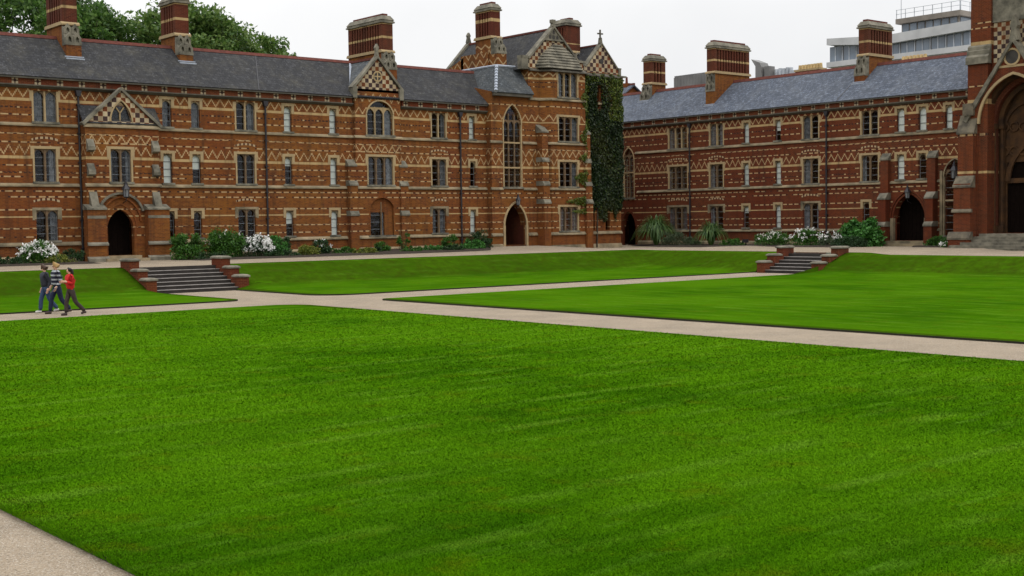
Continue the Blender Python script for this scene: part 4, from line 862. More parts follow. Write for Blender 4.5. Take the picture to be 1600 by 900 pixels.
# hipped stair roof
r_ = MB(); e0, e1 = (55.75, 68.95), (57.78, 70.4)
hz, tzz = 12.1, 14.1
slab(r_, (56.5, 68.95, hz), (60.05, 68.95, hz), (59.86, 70.4, tzz), (57.78, 70.4, tzz)); slab(r_, (56.5, 68.95, hz), (56.5, 74.6, hz), (57.78, 74.8, tzz), (57.78, 70.4, tzz))
slab(r_, (57.78, 70.4, tzz), (59.86, 70.4, tzz), (59.86, 74.8, tzz), (57.78, 74.8, tzz)); ho = r_.build('hipped_roof', M['slateG'], TW)
e = MB(); e.box(F0L, 56.55, 60.0, 69.05, 69.5, 11.86, 12.06); e.box(F0L, 56.56, 57.2, 69.4, 74, 11.87, 12.05); e.build('hip_eaves', M['darkst'], ho)
ld = MB()
for i in range(9):
    t0, t1 = i / 9, (i + .9) / 9; a = Vector((56.5, 68.95, hz)).lerp(Vector((57.78, 70.4, tzz)), t0); b = Vector((56.5, 68.95, hz)).lerp(Vector((57.78, 70.4, tzz)), t1)
    ld.tube(a + Vector((-.03, -.05, .03)), b + Vector((-.03, -.05, .03)), .15, .10, 6)
ld.tube((57.78, 70.4, 14.13), (57.78, 74.8, 14.13), .09, .09, 6); ld.tube((57.78, 70.4, 14.13), (59.86, 70.4, 14.13), .09, .09, 6); ld.build('lead_ridge', M['lead'], ho)
# tower chimneys
chimney(TW, F0L, 58.45, 59.3, 71.1, 71.75, 73.6, 14.3, zc=15.15, zb=16.28, zt=18.3, mbody='diaper', mst='stackT')
lb = MB(); lb.box(F0L, 58.3, 59.25, 72.0, 75.2, 13.9, 15.3); lb.prismd(F0L, [(74.9, 13.9), (76.6, 13.9), (76.6, 14.6), (75.6, 14.9), (74.9, 15.2)], 58.3, 59.2); lb.build('chimney_breast', M['diaper'], TW)
chimney(TW, F0L, 65.55, 67.0, 71.2, 71.5, 73.0, 15.2, zc=14.9, zb=15.75, zt=17.8, mst='stack')
for u in (60.55, 64.75):
    buttress(TW, F, u, u + 0.6, [(4.3, 0.86), (5.6, 0.78), (7.3, 0.70), (9.4, 0.64)], M['brickT'])

# ------------------------------------------------------------------ chapel porch on the right
CH = thing('chapel', 'tall brick chapel front with deep pointed portal and slim banded turret at right edge', 'chapel')
XC = 74.0; F = FR(XC); cy = 39.95
w = MB()
wall(w, F, 34, 43.0, 0.7, 16.5, [(37.6, 42.3, 1.9, 11.75)], 0.3)
zs_, hh = 8.7, 3.0
arch_plate(w, F, 37.6, 42.3, zs_, hh, 11.75, 0, 0.3, 12)
w.face([F(43.0, 0, .7), F(43.0, 3.5, .7), F(43.0, 3.5, 16.5), F(43.0, 0, 16.5)])
w.build('wall', M['chapel'], CH)
ck = MB(); ck.box(F, 38.4, 41.55, -0.03, 0.05, 12.2, 14.9); ck.build('chequer_panel', M['check'], CH)
gs = MB(); gs.box(F, 38.0, 41.6, -0.1, 0.05, 14.9, 17.5); gs.build('stone_band', M['grey'], CH)
# gable of the portal, standing proud
pg = MB()
pts = arch(37.6, 42.3, zs_, hh, 10); ga = 13.4
def cz(u): return 13.45 - abs(u - cy) * 1.52
for a, b in zip(pts, pts[1:]):
    pg.hexa([F(a[0], -.55, a[1]), F(b[0], -.55, b[1]), F(b[0], .02, b[1]), F(a[0], .02, a[1]), F(a[0], -.55, max(a[1] + .02, cz(a[0]))), F(b[0], -.55, max(b[1] + .02, cz(b[0]))), F(b[0], .02, max(b[1] + .02, cz(b[0]))), F(a[0], .02, max(a[1] + .02, cz(a[0])))])
for a, b in ((42.3, 42.85), (37.05, 37.6)):
    pg.hexa([F(a, -.55, 1.8), F(b, -.55, 1.8), F(b, .02, 1.8), F(a, .02, 1.8), F(a, -.55, cz(a)), F(b, -.55, cz(b)), F(b, .02, cz(b)), F(a, .02, cz(a))])
po = pg.build('portal', M['brickPR'], CH)
c = MB(); c.strip(F, [(43.0, cz(43.0)), (cy, 13.5), (36.9, cz(36.9))][::-1], 0.3, -.72, .05)
c.prism(F, [(cy - .3, 13.6), (cy + .3, 13.6), (cy + .16, 14.3), (cy + .26, 14.5), (cy, 15.2), (cy - .26, 14.5), (cy - .16, 14.3)], -.6, -.2)
c.build('coping', M['grey'], po)
rg = MB(); rg.strip(F, arch(37.75, 42.15, zs_, 2.85, 12), 0.16, -.63, -.5); rg.strip(F, [(40.05 + .42 * math.cos(t * math.pi / 10), 12.62 + .42 * math.sin(t * math.pi / 10)) for t in range(21)][::-1], .12, -.6, -.5); rg.box(F, 39.2, 40.9, -.57, -.5, 12.0, 12.14); rg.build('portal_moulding', M['tan'], po)
oc = MB(); oc.prism(F, [(40.05 + .42 * math.cos(t * math.pi / 10), 12.62 + .42 * math.sin(t * math.pi / 10)) for t in range(20)], -.56, -.54); oc.build('oculus', M['room'], po)
M['ochre'] = plain('ochre_stone', (0.075, 0.034, 0.011), sc=2.0, c2=(0.028, 0.014, 0.007), bump=0.4)
for k, (sh, dd) in enumerate(((0.18, 0.02), (0.5, 0.38), (0.82, 0.74))):
    o = MB(); o.strip(F, arch(37.6 + sh + .14, 42.3 - sh - .14, zs_, hh - sh * 1.1, 10), .3, dd, dd + .38)
    for u in (42.3 - sh, 37.6 + sh):
        o.box(F, u - .16, u + .16, dd + .16, dd + .4, 1.9, zs_)
    o.build('portal_order', M['ochre'] if k != 1 else M['stack'], po)
    sft = MB()
    for u in (42.3 - sh - .05, 37.6 + sh + .05): sft.tube(F(u, dd + .1, 2.2), F(u, dd + .1, zs_), .09, .09, 8); sft.box(F, u - .17, u + .17, dd - .06, dd + .26, 1.9, 2.35); sft.box(F, u - .16, u + .16, dd - .05, dd + .25, zs_ - .3, zs_)
    sft.build('shaft', M['string'] if k == 0 else M['ochre'], po)
t = MB(); t.box(F, 37.6, 42.3, 1.15, 1.25, 6.3, 11.7); t.strip(F, arch(38.9, 41.0, 5.1, 2.1, 10), .3, 1.0, 1.16); t.strip(F, arch(38.6, 41.3, 8.3, 1.6, 8), .18, 1.02, 1.16)
for i in range(12):
    u = 38.3 + (i % 6) * .62; z = 7.0 + (i // 6) * 1.5; t.strip(F, [(u + .22 * math.cos(q * math.pi / 6), z + .22 * math.sin(q * math.pi / 6)) for q in range(13)][::-1], .1, 1.05, 1.16)
t.box(F, 37.6, 38.65, 1.14, 1.25, 1.9, 6.31); t.box(F, 41.25, 42.3, 1.14, 1.25, 1.9, 6.31); t.box(F, 38.6, 41.3, 1.1, 1.24, 5.0, 5.3)
t.build('tympanum', M['ochre'], po)
d = MB(); d.box(F, 38.5, 41.4, 1.3, 1.4, 1.9, 6.4)
for i in range(9): d.box(F, 38.7 + i * .3, 38.74 + i * .3, 1.28, 1.31, 1.95, 5.1)
d.build('door', M['wood'], CH)
# turret and buttress
tb = MB(); tb.box(FR(73.55), 41.7, 43.05, 0, 1.4, 0.75, 12.4); tb.box(FR(73.75), 41.62, 42.97, 0, 1.4, 12.6, 19.5); to = tb.build('turret', M['chapel'], CH)
g = MB(); Ft = FR(73.55); g.prismd(Ft, [(-.16, 12.42), (-.16, 12.85), (.0, 13.0), (.0, 13.25), (.1, 13.3), (.1, 13.5), (.21, 13.62), (.25, 13.62), (.25, 12.42)], 41.6, 43.12)
g.build('weathering', M['grey'], to)
bb = MB()
bb.box(FR(72.7), 42.35, 43.5, 0, 1.0, 0.8, 5.0); bb.box(FR(73.1), 42.4, 43.45, 0, 0.6, 5.0, 8.2); bo = bb.build('buttress', M['chapel'], CH)
g = MB(); Fq = FR(72.7); g.prismd(Fq, [(-.06, 4.75), (-.06, 4.85), (.40, 5.5), (.5, 5.5), (.5, 4.75)], 42.3, 43.55); g.prismd(Fq, [(.34, 8.1), (.34, 8.2), (.86, 9.3), (1.0, 9.3), (1.0, 8.1)], 42.32, 43.53)
g.prismd(Fq, [(-.1, 3.2), (-.1, 3.28), (.0, 3.42), (.1, 3.42), (.1, 3.2)], 42.25, 43.6); g.prismd(Fq, [(-.35, 1.5), (-.35, 1.62), (-.12, 2.0), (.1, 2.0), (.1, 1.5)], 42.2, 43.75); g.box(Fq, 42.5, 43.2, .5, .9, 9.25, 10.0); g.build('weathering', M['sootst'], bo)
q = MB(); q.box(Fq, 42.25, 43.7, -.3, .2, .75, 1.51); q.build('buttress_base', M['chapel'], bo)
CS = thing('stone_steps', 'broad grey stone steps climbing to the chapel portal', 'steps')
for k in range(6):
    s = MB(); s.box(F0R, 35.5 - .0 * k, 43.6 - .22 * k - (.35 if k > 1 else 0), 71.6 + .36 * k, 74.0 - .001 * k, 0.7 + (.0 if k == 0 else .12 + .175 * k - .02), 0.82 + .175 * (k + 1)); s.build('step', M['grey'], CS)
s = MB(); s.box(F0R, 35.5, 42.3, 73.99, 75.4, 0.8, 1.88); s.build('landing', M['grey'], CS)
root_at(CS, (72, 39.5, 0.85))
lw_ = MB(); lw_.box(F0L, 69.15, 76.25, 78.6, 79.2, .5, 11.2); lw_.build('sky_block_wall', M['brickR'], TW)  # unseen wall added to keep bright sky out of the corner window's reflection
root_at(LR, (40, 70, 1.1)); root_at(RR, (76.3, 60, 1.0)); root_at(TW, (62, 69.4, 1.1)); root_at(CH, (74, 40, 0.85))

# ------------------------------------------------------------------ garden steps with brick piers
def garden_steps(label, F, u0, u1, d0, n, ztop, run):
    t = thing('garden_steps', label, 'steps', 'garden steps down to the sunken lawn')
    rise = (ztop + 0.055) / n
    for k in range(n - 1):
        z = -0.055 + rise * (k + 1)
        s = MB(); s.cur = 0; s.box(F, u0, u1, d0 + run * k, d0 + run * n + 0.3, z - rise - (0.02 if k else 0.1), z - 0.022)
        s.cur = 1; s.box(F, u0 + .003, u1 - .003, d0 + run * k - 0.025, d0 + run * (k + 1) + 0.1, z - 0.0219, z)
        s.build('step', [M['stepst'], M['nosing']], t)
    s = MB(); s.box(F, u0, u1, d0 + run * (n - 1), d0 + run * n + 0.35, ztop - rise - .02, ztop - 0.004); s.build('top_step', M['stepst'], t)
    L = run * n
    for a, b in ((u0 - 0.46, u0 + 0.02), (u1 - 0.02, u1 + 0.46)):
        for i, (f0, f1, h) in enumerate(((-0.02, 0.30, 0.56), (0.30, 0.64, 0.96), (0.64, 1.02, 1.42))):
            dd0, dd1 = d0 + L * f0 - (0.1 if i == 0 else 0), d0 + L * f1
            p = MB(); p.box(F, a, b, dd0, dd1, -0.3, h * (ztop + .24) / 1.34); q = p.build('pier', M['stack2'], t)
            hh_ = h * (ztop + .24) / 1.34
            c = MB(); c.box(F, a - 0.05, b + 0.05, dd0 - 0.06, min(dd1, dd0 + 0.75) if i < 2 else dd1 + .05, hh_, hh_ + 0.07)
            c.hexa([F(a - .05, dd0 - .06, hh_ + .07), F(b + .05, dd0 - .06, hh_ + .07), F(b + .05, (min(dd1, dd0 + .75) if i < 2 else dd1 + .05), hh_ + .07), F(a - .05, (min(dd1, dd0 + .75) if i < 2 else dd1 + .05), hh_ + .07),
                    F(a + .05, dd0 + .05, hh_ + .13), F(b - .05, dd0 + .05, hh_ + .13), F(b - .05, (min(dd1, dd0 + .75) if i < 2 else dd1 + .05) - .1, hh_ + .13), F(a + .05, (min(dd1, dd0 + .75) if i < 2 else dd1 + .05) - .1, hh_ + .13)])
            c.build('coping', M['grey'], q)
    return t
g1 = garden_steps('flight of worn stone steps between stepped brick piers, below the left porch', F0L, 24.55, 28.75, 54.55, 7, 1.10, 0.38); root_at(g1, (26.6, 54.5, 0))
g2 = garden_steps('flight of worn stone steps between stepped brick piers, on the right below the leafy bush', F0R, 42.3, 45.6, 56.75, 6, 0.99, 0.42); root_at(g2, (56.7, 44, 0))

# ------------------------------------------------------------------ lanterns
def lantern(label, F, u, d, z, wallbr=True, post=None, sc=1.0):
    t = thing('wall_lantern' if not post else 'lamp_post', label, 'lantern' if not post else 'lamp post', None)
    b = MB()
    for i in range(6):
        a0, a1 = math.pi * 2 * i / 6, math.pi * 2 * (i + 1) / 6; 
        for r0, r1, z0, z1 in ((.15, .19, 0, .42),):
            c0 = (u + r0 * sc * math.cos(a0), r0 * sc * math.sin(a0)); e0 = (u + r1 * sc * math.cos(a0), r1 * sc * math.sin(a0))
            b.tube(F(c0[0], d + c0[1], z + z0), F(e0[0], d + e0[1], z + z1 * sc), .015, .015, 5)
    b.tube(F(u, d, z - .06), F(u, d, z + .01), .10 * sc, .16 * sc, 6); body = b.build('lantern_frame', M['iron'], t)
    g = MB(); g.tube(F(u, d, z + .01), F(u, d, z + .42 * sc), .14 * sc, .18 * sc, 6); g.build('lantern_glass', M['lglass'], body)
    r_ = MB(); r_.tube(F(u, d, z + .42 * sc), F(u, d, z + .72 * sc), .27 * sc, .08 * sc, 6); r_.tube(F(u, d, z + .72 * sc), F(u, d, z + .80 * sc), .10 * sc, .09 * sc, 6); r_.tube(F(u, d, z + .8 * sc), F(u, d, z + 1.02 * sc), .06 * sc, .01, 6); r_.build('lantern_roof', M['iron'], t)
    if wallbr:
        k = MB(); k.tube(F(u, d, z - .06), F(u, d, z - .2), .02, .02, 6); k.tube(F(u, d, z - .2), F(u, 0.05, z - .35), .022, .022, 6); k.tube(F(u, d, z + .75 * sc), F(u, 0.05, z + .75 * sc), .018, .018, 6); k.build('bracket', M['iron'], t)
    if post:
        k = MB(); k.tube(F(u, d, post), F(u, d, z - .05), .05, .032, 8); k.tube(F(u, d, post), F(u, d, post + .5), .10, .07, 8); k.build('post', M['iron'], t)
    root_at(t, F(u, d, post if post else z)); return t
lg = NT('lantern_glass', .25, .5); lg.base((0.16, 0.17, 0.18)); M['lglass'] = lg.m
lantern('dark pointed lantern on the wall above the left porch arch', FL(69.2), 29.38, -.45, 4.7)
lantern('dark pointed lantern bracketed over the stair tower doorway', FL(69.4), 58.45, -.4, 4.2, sc=.85)
lantern('dark pointed lantern over the right-hand porch arch', FR(XR), 48.85, -.4, 4.25, sc=.95)
lantern('dark pointed lantern on a thin post before the tall window beside the chapel', FR(75.2), 44.95, 0, 5.45, False, 1.0, sc=1.15)

# ------------------------------------------------------------------ foliage helpers
def leaf_obj(name, P, size, mat, parent=None, up=0.35, aspect=0.55, jitter=0.35, dirs=None):
    n = len(P); a = RNG.normal(size=(n, 3)) if dirs is None else dirs + RNG.normal(size=(n, 3)) * .35
    a[:, 2] += 0.0; a /= np.linalg.norm(a, axis=1)[:, None]
    nn = RNG.normal(size=(n, 3)); nn[:, 2] += up * 3; b = np.cross(a, nn); b /= np.linalg.norm(b, axis=1)[:, None] + 1e-9
    s = size * (1 + jitter * RNG.uniform(-1, 1, n))[:, None]
    V = np.stack([P, P + a * s * .5 + b * s * aspect * .5, P + a * s, P + a * s * .5 - b * s * aspect * .5], 1).reshape(-1, 3)
    return quads(name, V, mat, parent)
def quads(name, V, mat, parent=None, k=4):
    n = len(V) // k; me = bpy.data.meshes.new(name); me.vertices.add(len(V)); me.vertices.foreach_set('co', np.asarray(V, np.float32).ravel())
    me.loops.add(len(V)); me.loops.foreach_set('vertex_index', np.arange(len(V), dtype=np.int32))
    me.polygons.add(n); me.polygons.foreach_set('loop_start', np.arange(0, len(V), k, dtype=np.int32)); me.polygons.foreach_set('loop_total', np.full(n, k, np.int32))
    me.update(calc_edges=True); me.materials.append(mat); o = bpy.data.objects.new(name, me); COL.objects.link(o)
    if parent: o.parent = parent
    return o
def clumps(c, r, ncl, per, cr, top=0.0):
    out = []
    for i in range(ncl):
        v = RNG.normal(size=3); v /= np.linalg.norm(v); q = RNG.uniform(.25, 1) ** .45
        if v[2] < -0.3: v[2] *= .4
        p = np.array(c) + v * np.array(r) * q
        k = cr * RNG.uniform(.6, 1.3); d = RNG.normal(size=(per, 3)); d /= np.linalg.norm(d, axis=1)[:, None]
        out.append(p + d * k * (RNG.uniform(.2, 1, per) ** .5)[:, None] * np.array([1, 1, .75]))
    return np.concatenate(out)
LM = {
 'mid': leafmat('bush_leaf', [(0.015, 0.05, 0.008), (0.04, 0.12, 0.012), (0.07, 0.17, 0.02)]),
 'dark': leafmat('dark_leaf', [(0.008, 0.025, 0.008), (0.02, 0.055, 0.014), (0.035, 0.075, 0.02)]),
 'lime': leafmat('lime_leaf', [(0.07, 0.10, 0.01), (0.13, 0.16, 0.02), (0.2, 0.2, 0.03)]),
 'grey': leafmat('grey_leaf', [(0.03, 0.055, 0.02), (0.06, 0.09, 0.04), (0.10, 0.12, 0.07)]),
 'bright': leafmat('bright_leaf', [(0.02, 0.08, 0.012), (0.05, 0.17, 0.025), (0.09, 0.25, 0.05)]),
 'spike': leafmat('strap_leaf', [(0.022, 0.06, 0.012), (0.05, 0.11, 0.02), (0.095, 0.15, 0.035)]),
 'tree': leafmat('tree_leaf', [(0.028, 0.07, 0.014), (0.065, 0.145, 0.024), (0.125, 0.21, 0.045)], trans=.4),
 'tree2': leafmat('tree_leaf_light', [(0.038, 0.09, 0.016), (0.09, 0.165, 0.03), (0.165, 0.235, 0.06)], trans=.4),
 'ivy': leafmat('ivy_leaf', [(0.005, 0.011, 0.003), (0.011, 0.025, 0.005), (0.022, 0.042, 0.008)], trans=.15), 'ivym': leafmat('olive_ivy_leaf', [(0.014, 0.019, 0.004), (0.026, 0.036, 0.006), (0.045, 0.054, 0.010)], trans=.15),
 'ivy2': leafmat('pale_ivy_leaf', [(0.03, 0.06, 0.008), (0.08, 0.12, 0.012), (0.15, 0.17, 0.03)], trans=.25),
 'white': leafmat('white_petal', [(0.75, 0.74, 0.7), (0.85, 0.85, 0.83)]),
 'pale': leafmat('pale_petal', [(0.6, 0.58, 0.5), (0.8, 0.8, 0.74)]),
}
M['bark'] = plain('bark', (0.07, 0.055, 0.04), sc=4, bump=.4); M['stem'] = plain('green_stem', (0.05, 0.06, 0.02), sc=6)
def bush(name, label, cat, x, y, rx, ry, h, leaf='mid', ls=.12, n=2600, flowers=0, fcol='white', group=None, fs=.11, fz=.45):
    z = tz(x, y) + .05; t = thing(name, label, cat, group)
    n = int(n * 1.5); P = clumps((0, 0, h * .45), (rx * .88, ry * .88, h * .5), max(8, n // 90), 90, min(rx, h) * .26); P[:, 2] = np.abs(P[:, 2]) + .02
    sk = RNG.uniform(0, 6.283, n // 4); rr_ = RNG.uniform(.5, 1, n // 4); P = np.concatenate([P, np.stack([np.cos(sk) * rx * rr_, np.sin(sk) * ry * rr_, RNG.uniform(0, h * .4, n // 4)], 1)])
    leaf_obj('foliage', P, ls, LM[leaf], t)
    s = MB()
    for i in range(9):
        a = i * .7; s.tube((.1 * math.cos(a), .1 * math.sin(a), -.1), (rx * .6 * math.cos(a), ry * .6 * math.sin(a), h * .8), .022, .008, 5)
    s.build('stem', M['stem'], t)
    if flowers:
        k = RNG.normal(size=(flowers, 3)); k /= np.linalg.norm(k, axis=1)[:, None]; k[:, 2] = np.abs(k[:, 2]); 
        C = np.array([0, 0, h * fz]) + k * np.array([rx, ry, h * (1.04 - fz)]) * RNG.uniform(.82, 1.03, flowers)[:, None]
        Q = np.repeat(C, 6, 0) + RNG.normal(size=(flowers * 6, 3)) * .045
        leaf_obj('blossom', Q, fs, LM[fcol], t, up=.2, aspect=.8)
    t.location = (x, y, z); return t
def spiky(label, x, y, r, h, n=170, cat='plant', group=None):
    z = tz(x, y) + .05; t = thing('strap_leaved_plant', label, cat, group); V = []
    for i in range(n):
        a = random.uniform(0, 6.283); rr = r * random.uniform(.3, 1); hh_ = h * 1.75 * random.uniform(.7, 1.0); w_ = random.uniform(.025, .05); pv = None; ca, sa = math.cos(a), math.sin(a)
        for k in range(6):
            q = k / 5; d = rr * 1.25 * q ** 1.1; zz = hh_ * 1.15 * (1.5 * q - 1.45 * q * q * (.45 + .55 * rr / r)); ww = w_ * (1 - q * q * .8)
            cu = ((.12 + d) * ca + ww * sa, (.12 + d) * sa - ww * ca, zz), ((.12 + d) * ca - ww * sa, (.12 + d) * sa + ww * ca, zz)
            if pv: V += [pv[0], cu[0], cu[1], pv[1]]
            pv = cu
    mb = MB(); b0 = 0
    for i in range(0, len(V), 4): mb.face(V[i:i + 4])
    mb.build('leaves', LM['spike'], t); c = MB(); c.tube((0, 0, -.1), (0, 0, .12), .12, .08, 8); c.build('crown', M['stem'], t)
    t.location = (x, y, z); return t
bush('flowering_bush', 'white-flowered bush in the left bed, behind the three walkers', 'bush', 23.85, 67.3, 1.05, .9, 1.15, 'mid', .11, 2600, 150, fz=.35)
bush('low_shrub', 'low dark green shrub at the left edge, left of the white flowers', 'shrub', 21.6, 66.9, 1.6, .8, .5, 'dark', .09, 1800)
bush('low_shrub', 'low yellowish shrub under the white-flowered bush at far left', 'shrub', 24.6, 66.3, .9, .5, .45, 'lime', .09, 700)
bush('low_shrub', 'dark shrub tucked between the left porch pier and the white-flowered bush', 'shrub', 25.9, 68.2, .7, .7, .8, 'dark', .1, 1000)
bush('leafy_bush', 'rounded dark green bush just right of the left porch', 'bush', 32.25, 67.2, .95, .9, 1.55, 'mid', .13, 3200)
bush('leafy_bush', 'widest green bush in the left bed, left of the white daisies', 'bush', 34.55, 67.1, 1.25, .9, 1.65, 'mid', .13, 4200, 10, 'pale')
bush('flowering_bush', 'dense clump of white daisies in the middle of the left bed', 'bush', 36.5, 66.8, 1.0, .8, 1.25, 'dark', .1, 2000, 210, fz=.3)
bush('leafy_bush', 'upright fresh green bush right of the white daisies', 'bush', 38.0, 67.2, .75, .7, 1.2, 'bright', .12, 1900)
bush('leafy_bush', 'dark narrow bush between the fresh green bush and the yellow-green one', 'bush', 38.85, 67.9, .5, .5, 1.35, 'dark', .1, 1300)
bush('low_shrub', 'yellow-green spreading shrub in the left bed', 'shrub', 39.6, 66.4, .8, .6, .62, 'lime', .09, 1300)
bush('low_shrub', 'small dark rounded shrub right of the yellow-green shrub', 'shrub', 41.0, 67.2, .75, .6, .95, 'dark', .11, 1500, 5)
for i, (x, lab) in enumerate(((42.6, 'low green ground plants below the left end of the gabled bay'), (44.4, 'low green ground plants below the gabled bay window'), (49.4, 'low green ground plants right of the thin sapling'))):
    bush('low_shrub', lab, 'shrub', x, 66.9, 1.05, .5, .42, ('mid', 'dark', 'bright')[i], .1, 1100)
bush('leafy_bush', 'small green bush under the arched ground-floor window of the gabled bay', 'bush', 45.75, 67.5, .62, .5, .8, 'mid', .1, 1100)
bush('sapling', 'thin upright sapling against the brick plinth right of the gabled bay', 'sapling', 48.2, 68.6, .55, .4, 1.75, 'mid', .1, 420)
bush('leafy_bush', 'wispy green bush left of the last drainpipe on the left range', 'bush', 51.6, 68.0, .75, .6, 1.1, 'mid', .1, 1000)
bush('leafy_bush', 'dark bush at the right end of the left bed by the tower door', 'bush', 54.4, 68.4, .95, .7, 1.15, 'dark', .11, 1900)
bush('leafy_bush', 'bright broad-leaved low bush at the right end of the left bed', 'bush', 52.9, 67.3, 1.0, .6, .65, 'bright', .16, 1200)
for i, (x, y, r, lf, lab) in enumerate(((43.5, 66.0, 1.0, 'lime', 'thin yellow-green ground plants at the path edge left of the gabled bay'), (47.2, 66.4, .9, 'mid', 'low green ground plants right of the arched ground-floor window'), (50.6, 66.4, .9, 'dark', 'dark ground plants at the path edge left of the last drainpipe'), (33.2, 65.8, 1.2, 'dark', 'dark low plants at the path edge in front of the two round bushes'), (37.6, 65.9, 1.3, 'dark', 'dark low plants at the path edge in front of the white daisies'))):
    bush('low_shrub', lab, 'shrub', x, y, r, .45, .36, lf, .1, 900)
spiky('largest strap-leaved clump, in the right bed beside the corner arch', 73.6, 70.0, 1.7, 2.1, 420)
bush('low_shrub', 'grey-green shrub between the two strap-leaved clumps, under the triple window', 'shrub', 73.2, 67.6, 1.0, 1.3, 1.15, 'grey', .09, 1900)
bush('low_shrub', 'lower grey-green shrub just left of the smaller strap-leaved clump', 'shrub', 73.1, 65.6, .8, .8, .75, 'grey', .08, 1300)
spiky('smaller strap-leaved clump under the double window of the right range', 73.5, 64.2, 1.25, 1.6, 300)
bush('low_shrub', 'low green shrub right of the smaller strap-leaved clump', 'shrub', 73.2, 61.9, .8, 1.1, .5, 'mid', .1, 1300)
bush('flowering_bush', 'sprawling white-flowered bush left of the right-hand garden steps', 'bush', 73.4, 58.3, 1.0, 1.5, .9, 'mid', .11, 2900, 42, 'pale')
bush('flowering_bush', 'taller white-flowered bush behind the left pier of the right-hand garden steps', 'bush', 73.6, 55.4, 1.0, 1.3, 1.2, 'mid', .11, 2800, 48)
bush('flowering_bush', 'greyish bush dotted with white flowers right of the drainpipe', 'bush', 73.2, 53.1, .8, .9, .95, 'grey', .1, 1700, 28)
bush('leafy_bush', 'large bright broad-leaved bush beside the right-hand porch arch', 'bush', 74.3, 51.3, 1.2, 1.6, 1.85, 'bright', .24, 2600)
bush('low_shrub', 'dark clipped shrub in front of the large broad-leaved bush', 'shrub', 72.6, 51.1, .9, 1.5, .65, 'dark', .1, 2200)
bush('low_shrub', 'low dark shrub between the right porch arch and the chapel steps', 'shrub', 74.3, 45.3, .9, 1.2, .62, 'mid', .11, 1800)
bush('flowering_bush', 'tiny white-flowered plant at the left end of the chapel steps', 'bush', 72.8, 44.0, .4, .5, .25, 'mid', .09, 350, 22)
# little sign in the right bed
sg = thing('bed_sign', 'tiny dark sign on a short post in the right bed, left of the white flowers', 'sign')
s = MB(); s.box(F0R, 60.2, 60.75, 73.0, 73.05, 1.25, 1.5); s.build('panel', M['iron'], sg); s = MB(); s.box(F0R, 60.44, 60.52, 73.06, 73.1, .9, 1.4); s.build('post', M['wood'], sg); root_at(sg, (73, 60.4, .95))

# ------------------------------------------------------------------ ivy on the tower
iv = thing('ivy', 'dark ivy sheet covering the right side of the corner tower', 'ivy')
def ivy_pts(n, u0, u1, z0, z1, yf, keep, th=.26):
    P = np.stack([RNG.uniform(u0, u1, n), np.zeros(n), RNG.uniform(z0, z1, n)], 1)
    P = P[np.array([keep(u, z) for u, z in zip(P[:, 0], P[:, 2])])]
    bumps = .5 + .5 * np.sin(P[:, 0] * 3.1 + np.sin(P[:, 2] * 1.3) * 2) * np.sin(P[:, 2] * 1.9 + P[:, 0])
    P[:, 1] = yf - .04 - RNG.uniform(0, 1, len(P)) * th * (.35 + .65 * bumps); return P
def k1(u, z):
    lo = 3.55 + .45 * math.sin(u * 4.1) + .25 * math.sin(u * 11.0) + (.5 if u > 68.4 else 0); hi = 13.95 - .15 * math.sin(u * 7)
    lf = 65.1 + .3 * math.sin(z * 1.1) + .22 * math.sin(z * 3.7) + .12 * math.sin(z * 9.1)
    if u > 69.22 + .05 * math.sin(z * 2.9) + .05 * math.sin(z * 8.3): return False
    if u < lf or z < lo or z > hi: return False
    if abs(u - 66.78) < .24 and 11.4 < z < 13.2: return False
    if abs(u - 67.7) < .55 and 11.0 < z < 13.5 and random.random() < .45: return False
    return True
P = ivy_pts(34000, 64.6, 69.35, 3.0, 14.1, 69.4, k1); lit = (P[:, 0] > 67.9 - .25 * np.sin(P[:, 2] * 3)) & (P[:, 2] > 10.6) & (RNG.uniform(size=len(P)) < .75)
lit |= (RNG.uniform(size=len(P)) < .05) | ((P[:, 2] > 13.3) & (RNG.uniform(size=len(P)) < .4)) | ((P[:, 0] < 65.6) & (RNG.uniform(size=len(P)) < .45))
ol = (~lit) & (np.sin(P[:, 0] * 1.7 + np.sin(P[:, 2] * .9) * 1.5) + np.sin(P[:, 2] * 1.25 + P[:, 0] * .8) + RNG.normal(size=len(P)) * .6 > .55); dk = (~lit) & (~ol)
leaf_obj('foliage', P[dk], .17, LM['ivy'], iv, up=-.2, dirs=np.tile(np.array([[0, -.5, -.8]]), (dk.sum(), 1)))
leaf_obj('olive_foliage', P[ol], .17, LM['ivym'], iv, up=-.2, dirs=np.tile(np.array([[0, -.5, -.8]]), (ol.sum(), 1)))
leaf_obj('lit_foliage', P[lit], .16, LM['ivy2'], iv, up=-.2, dirs=np.tile(np.array([[0, -.5, -.8]]), (lit.sum(), 1)))  # paler leaves paint the light on upper right, top and left edge
# shoots reaching across the bay
def k2(u, z):
    for zc, ul, hw in ((6.2, 63.7, .9), (4.5, 62.9, .45), (3.75, 63.5, .28), (9.2, 64.35, 1.4), (12.0, 64.4, 1.3), (7.7, 64.2, .6)):
        if abs(z - zc) < hw * (u - ul) / (65.4 - ul) + .05 and u > ul: return random.random() < .8
    return False
P = ivy_pts(15000, 62.6, 65.4, 3.2, 13.6, 68.85, k2, .2); P[:, 1] += np.clip((P[:, 0] - 64.9), 0, .4) * 1.2
leaf_obj('shoots', P, .15, LM['ivy2'], iv, up=-.2, dirs=np.tile(np.array([[-.3, -.5, -.6]]), (len(P), 1)))
s = MB()
for x, a in ((66.45, .15),): s.tube((x, 69.32, 1.0), (x + a, 69.3, 5), .06, .045, 6); s.tube((x + a, 69.3, 5), (x + a * 3, 69.28, 12), .045, .015, 6)
s.build('stem', M['bark'], iv); root_at(iv, (67.2, 69.3, 1.0))

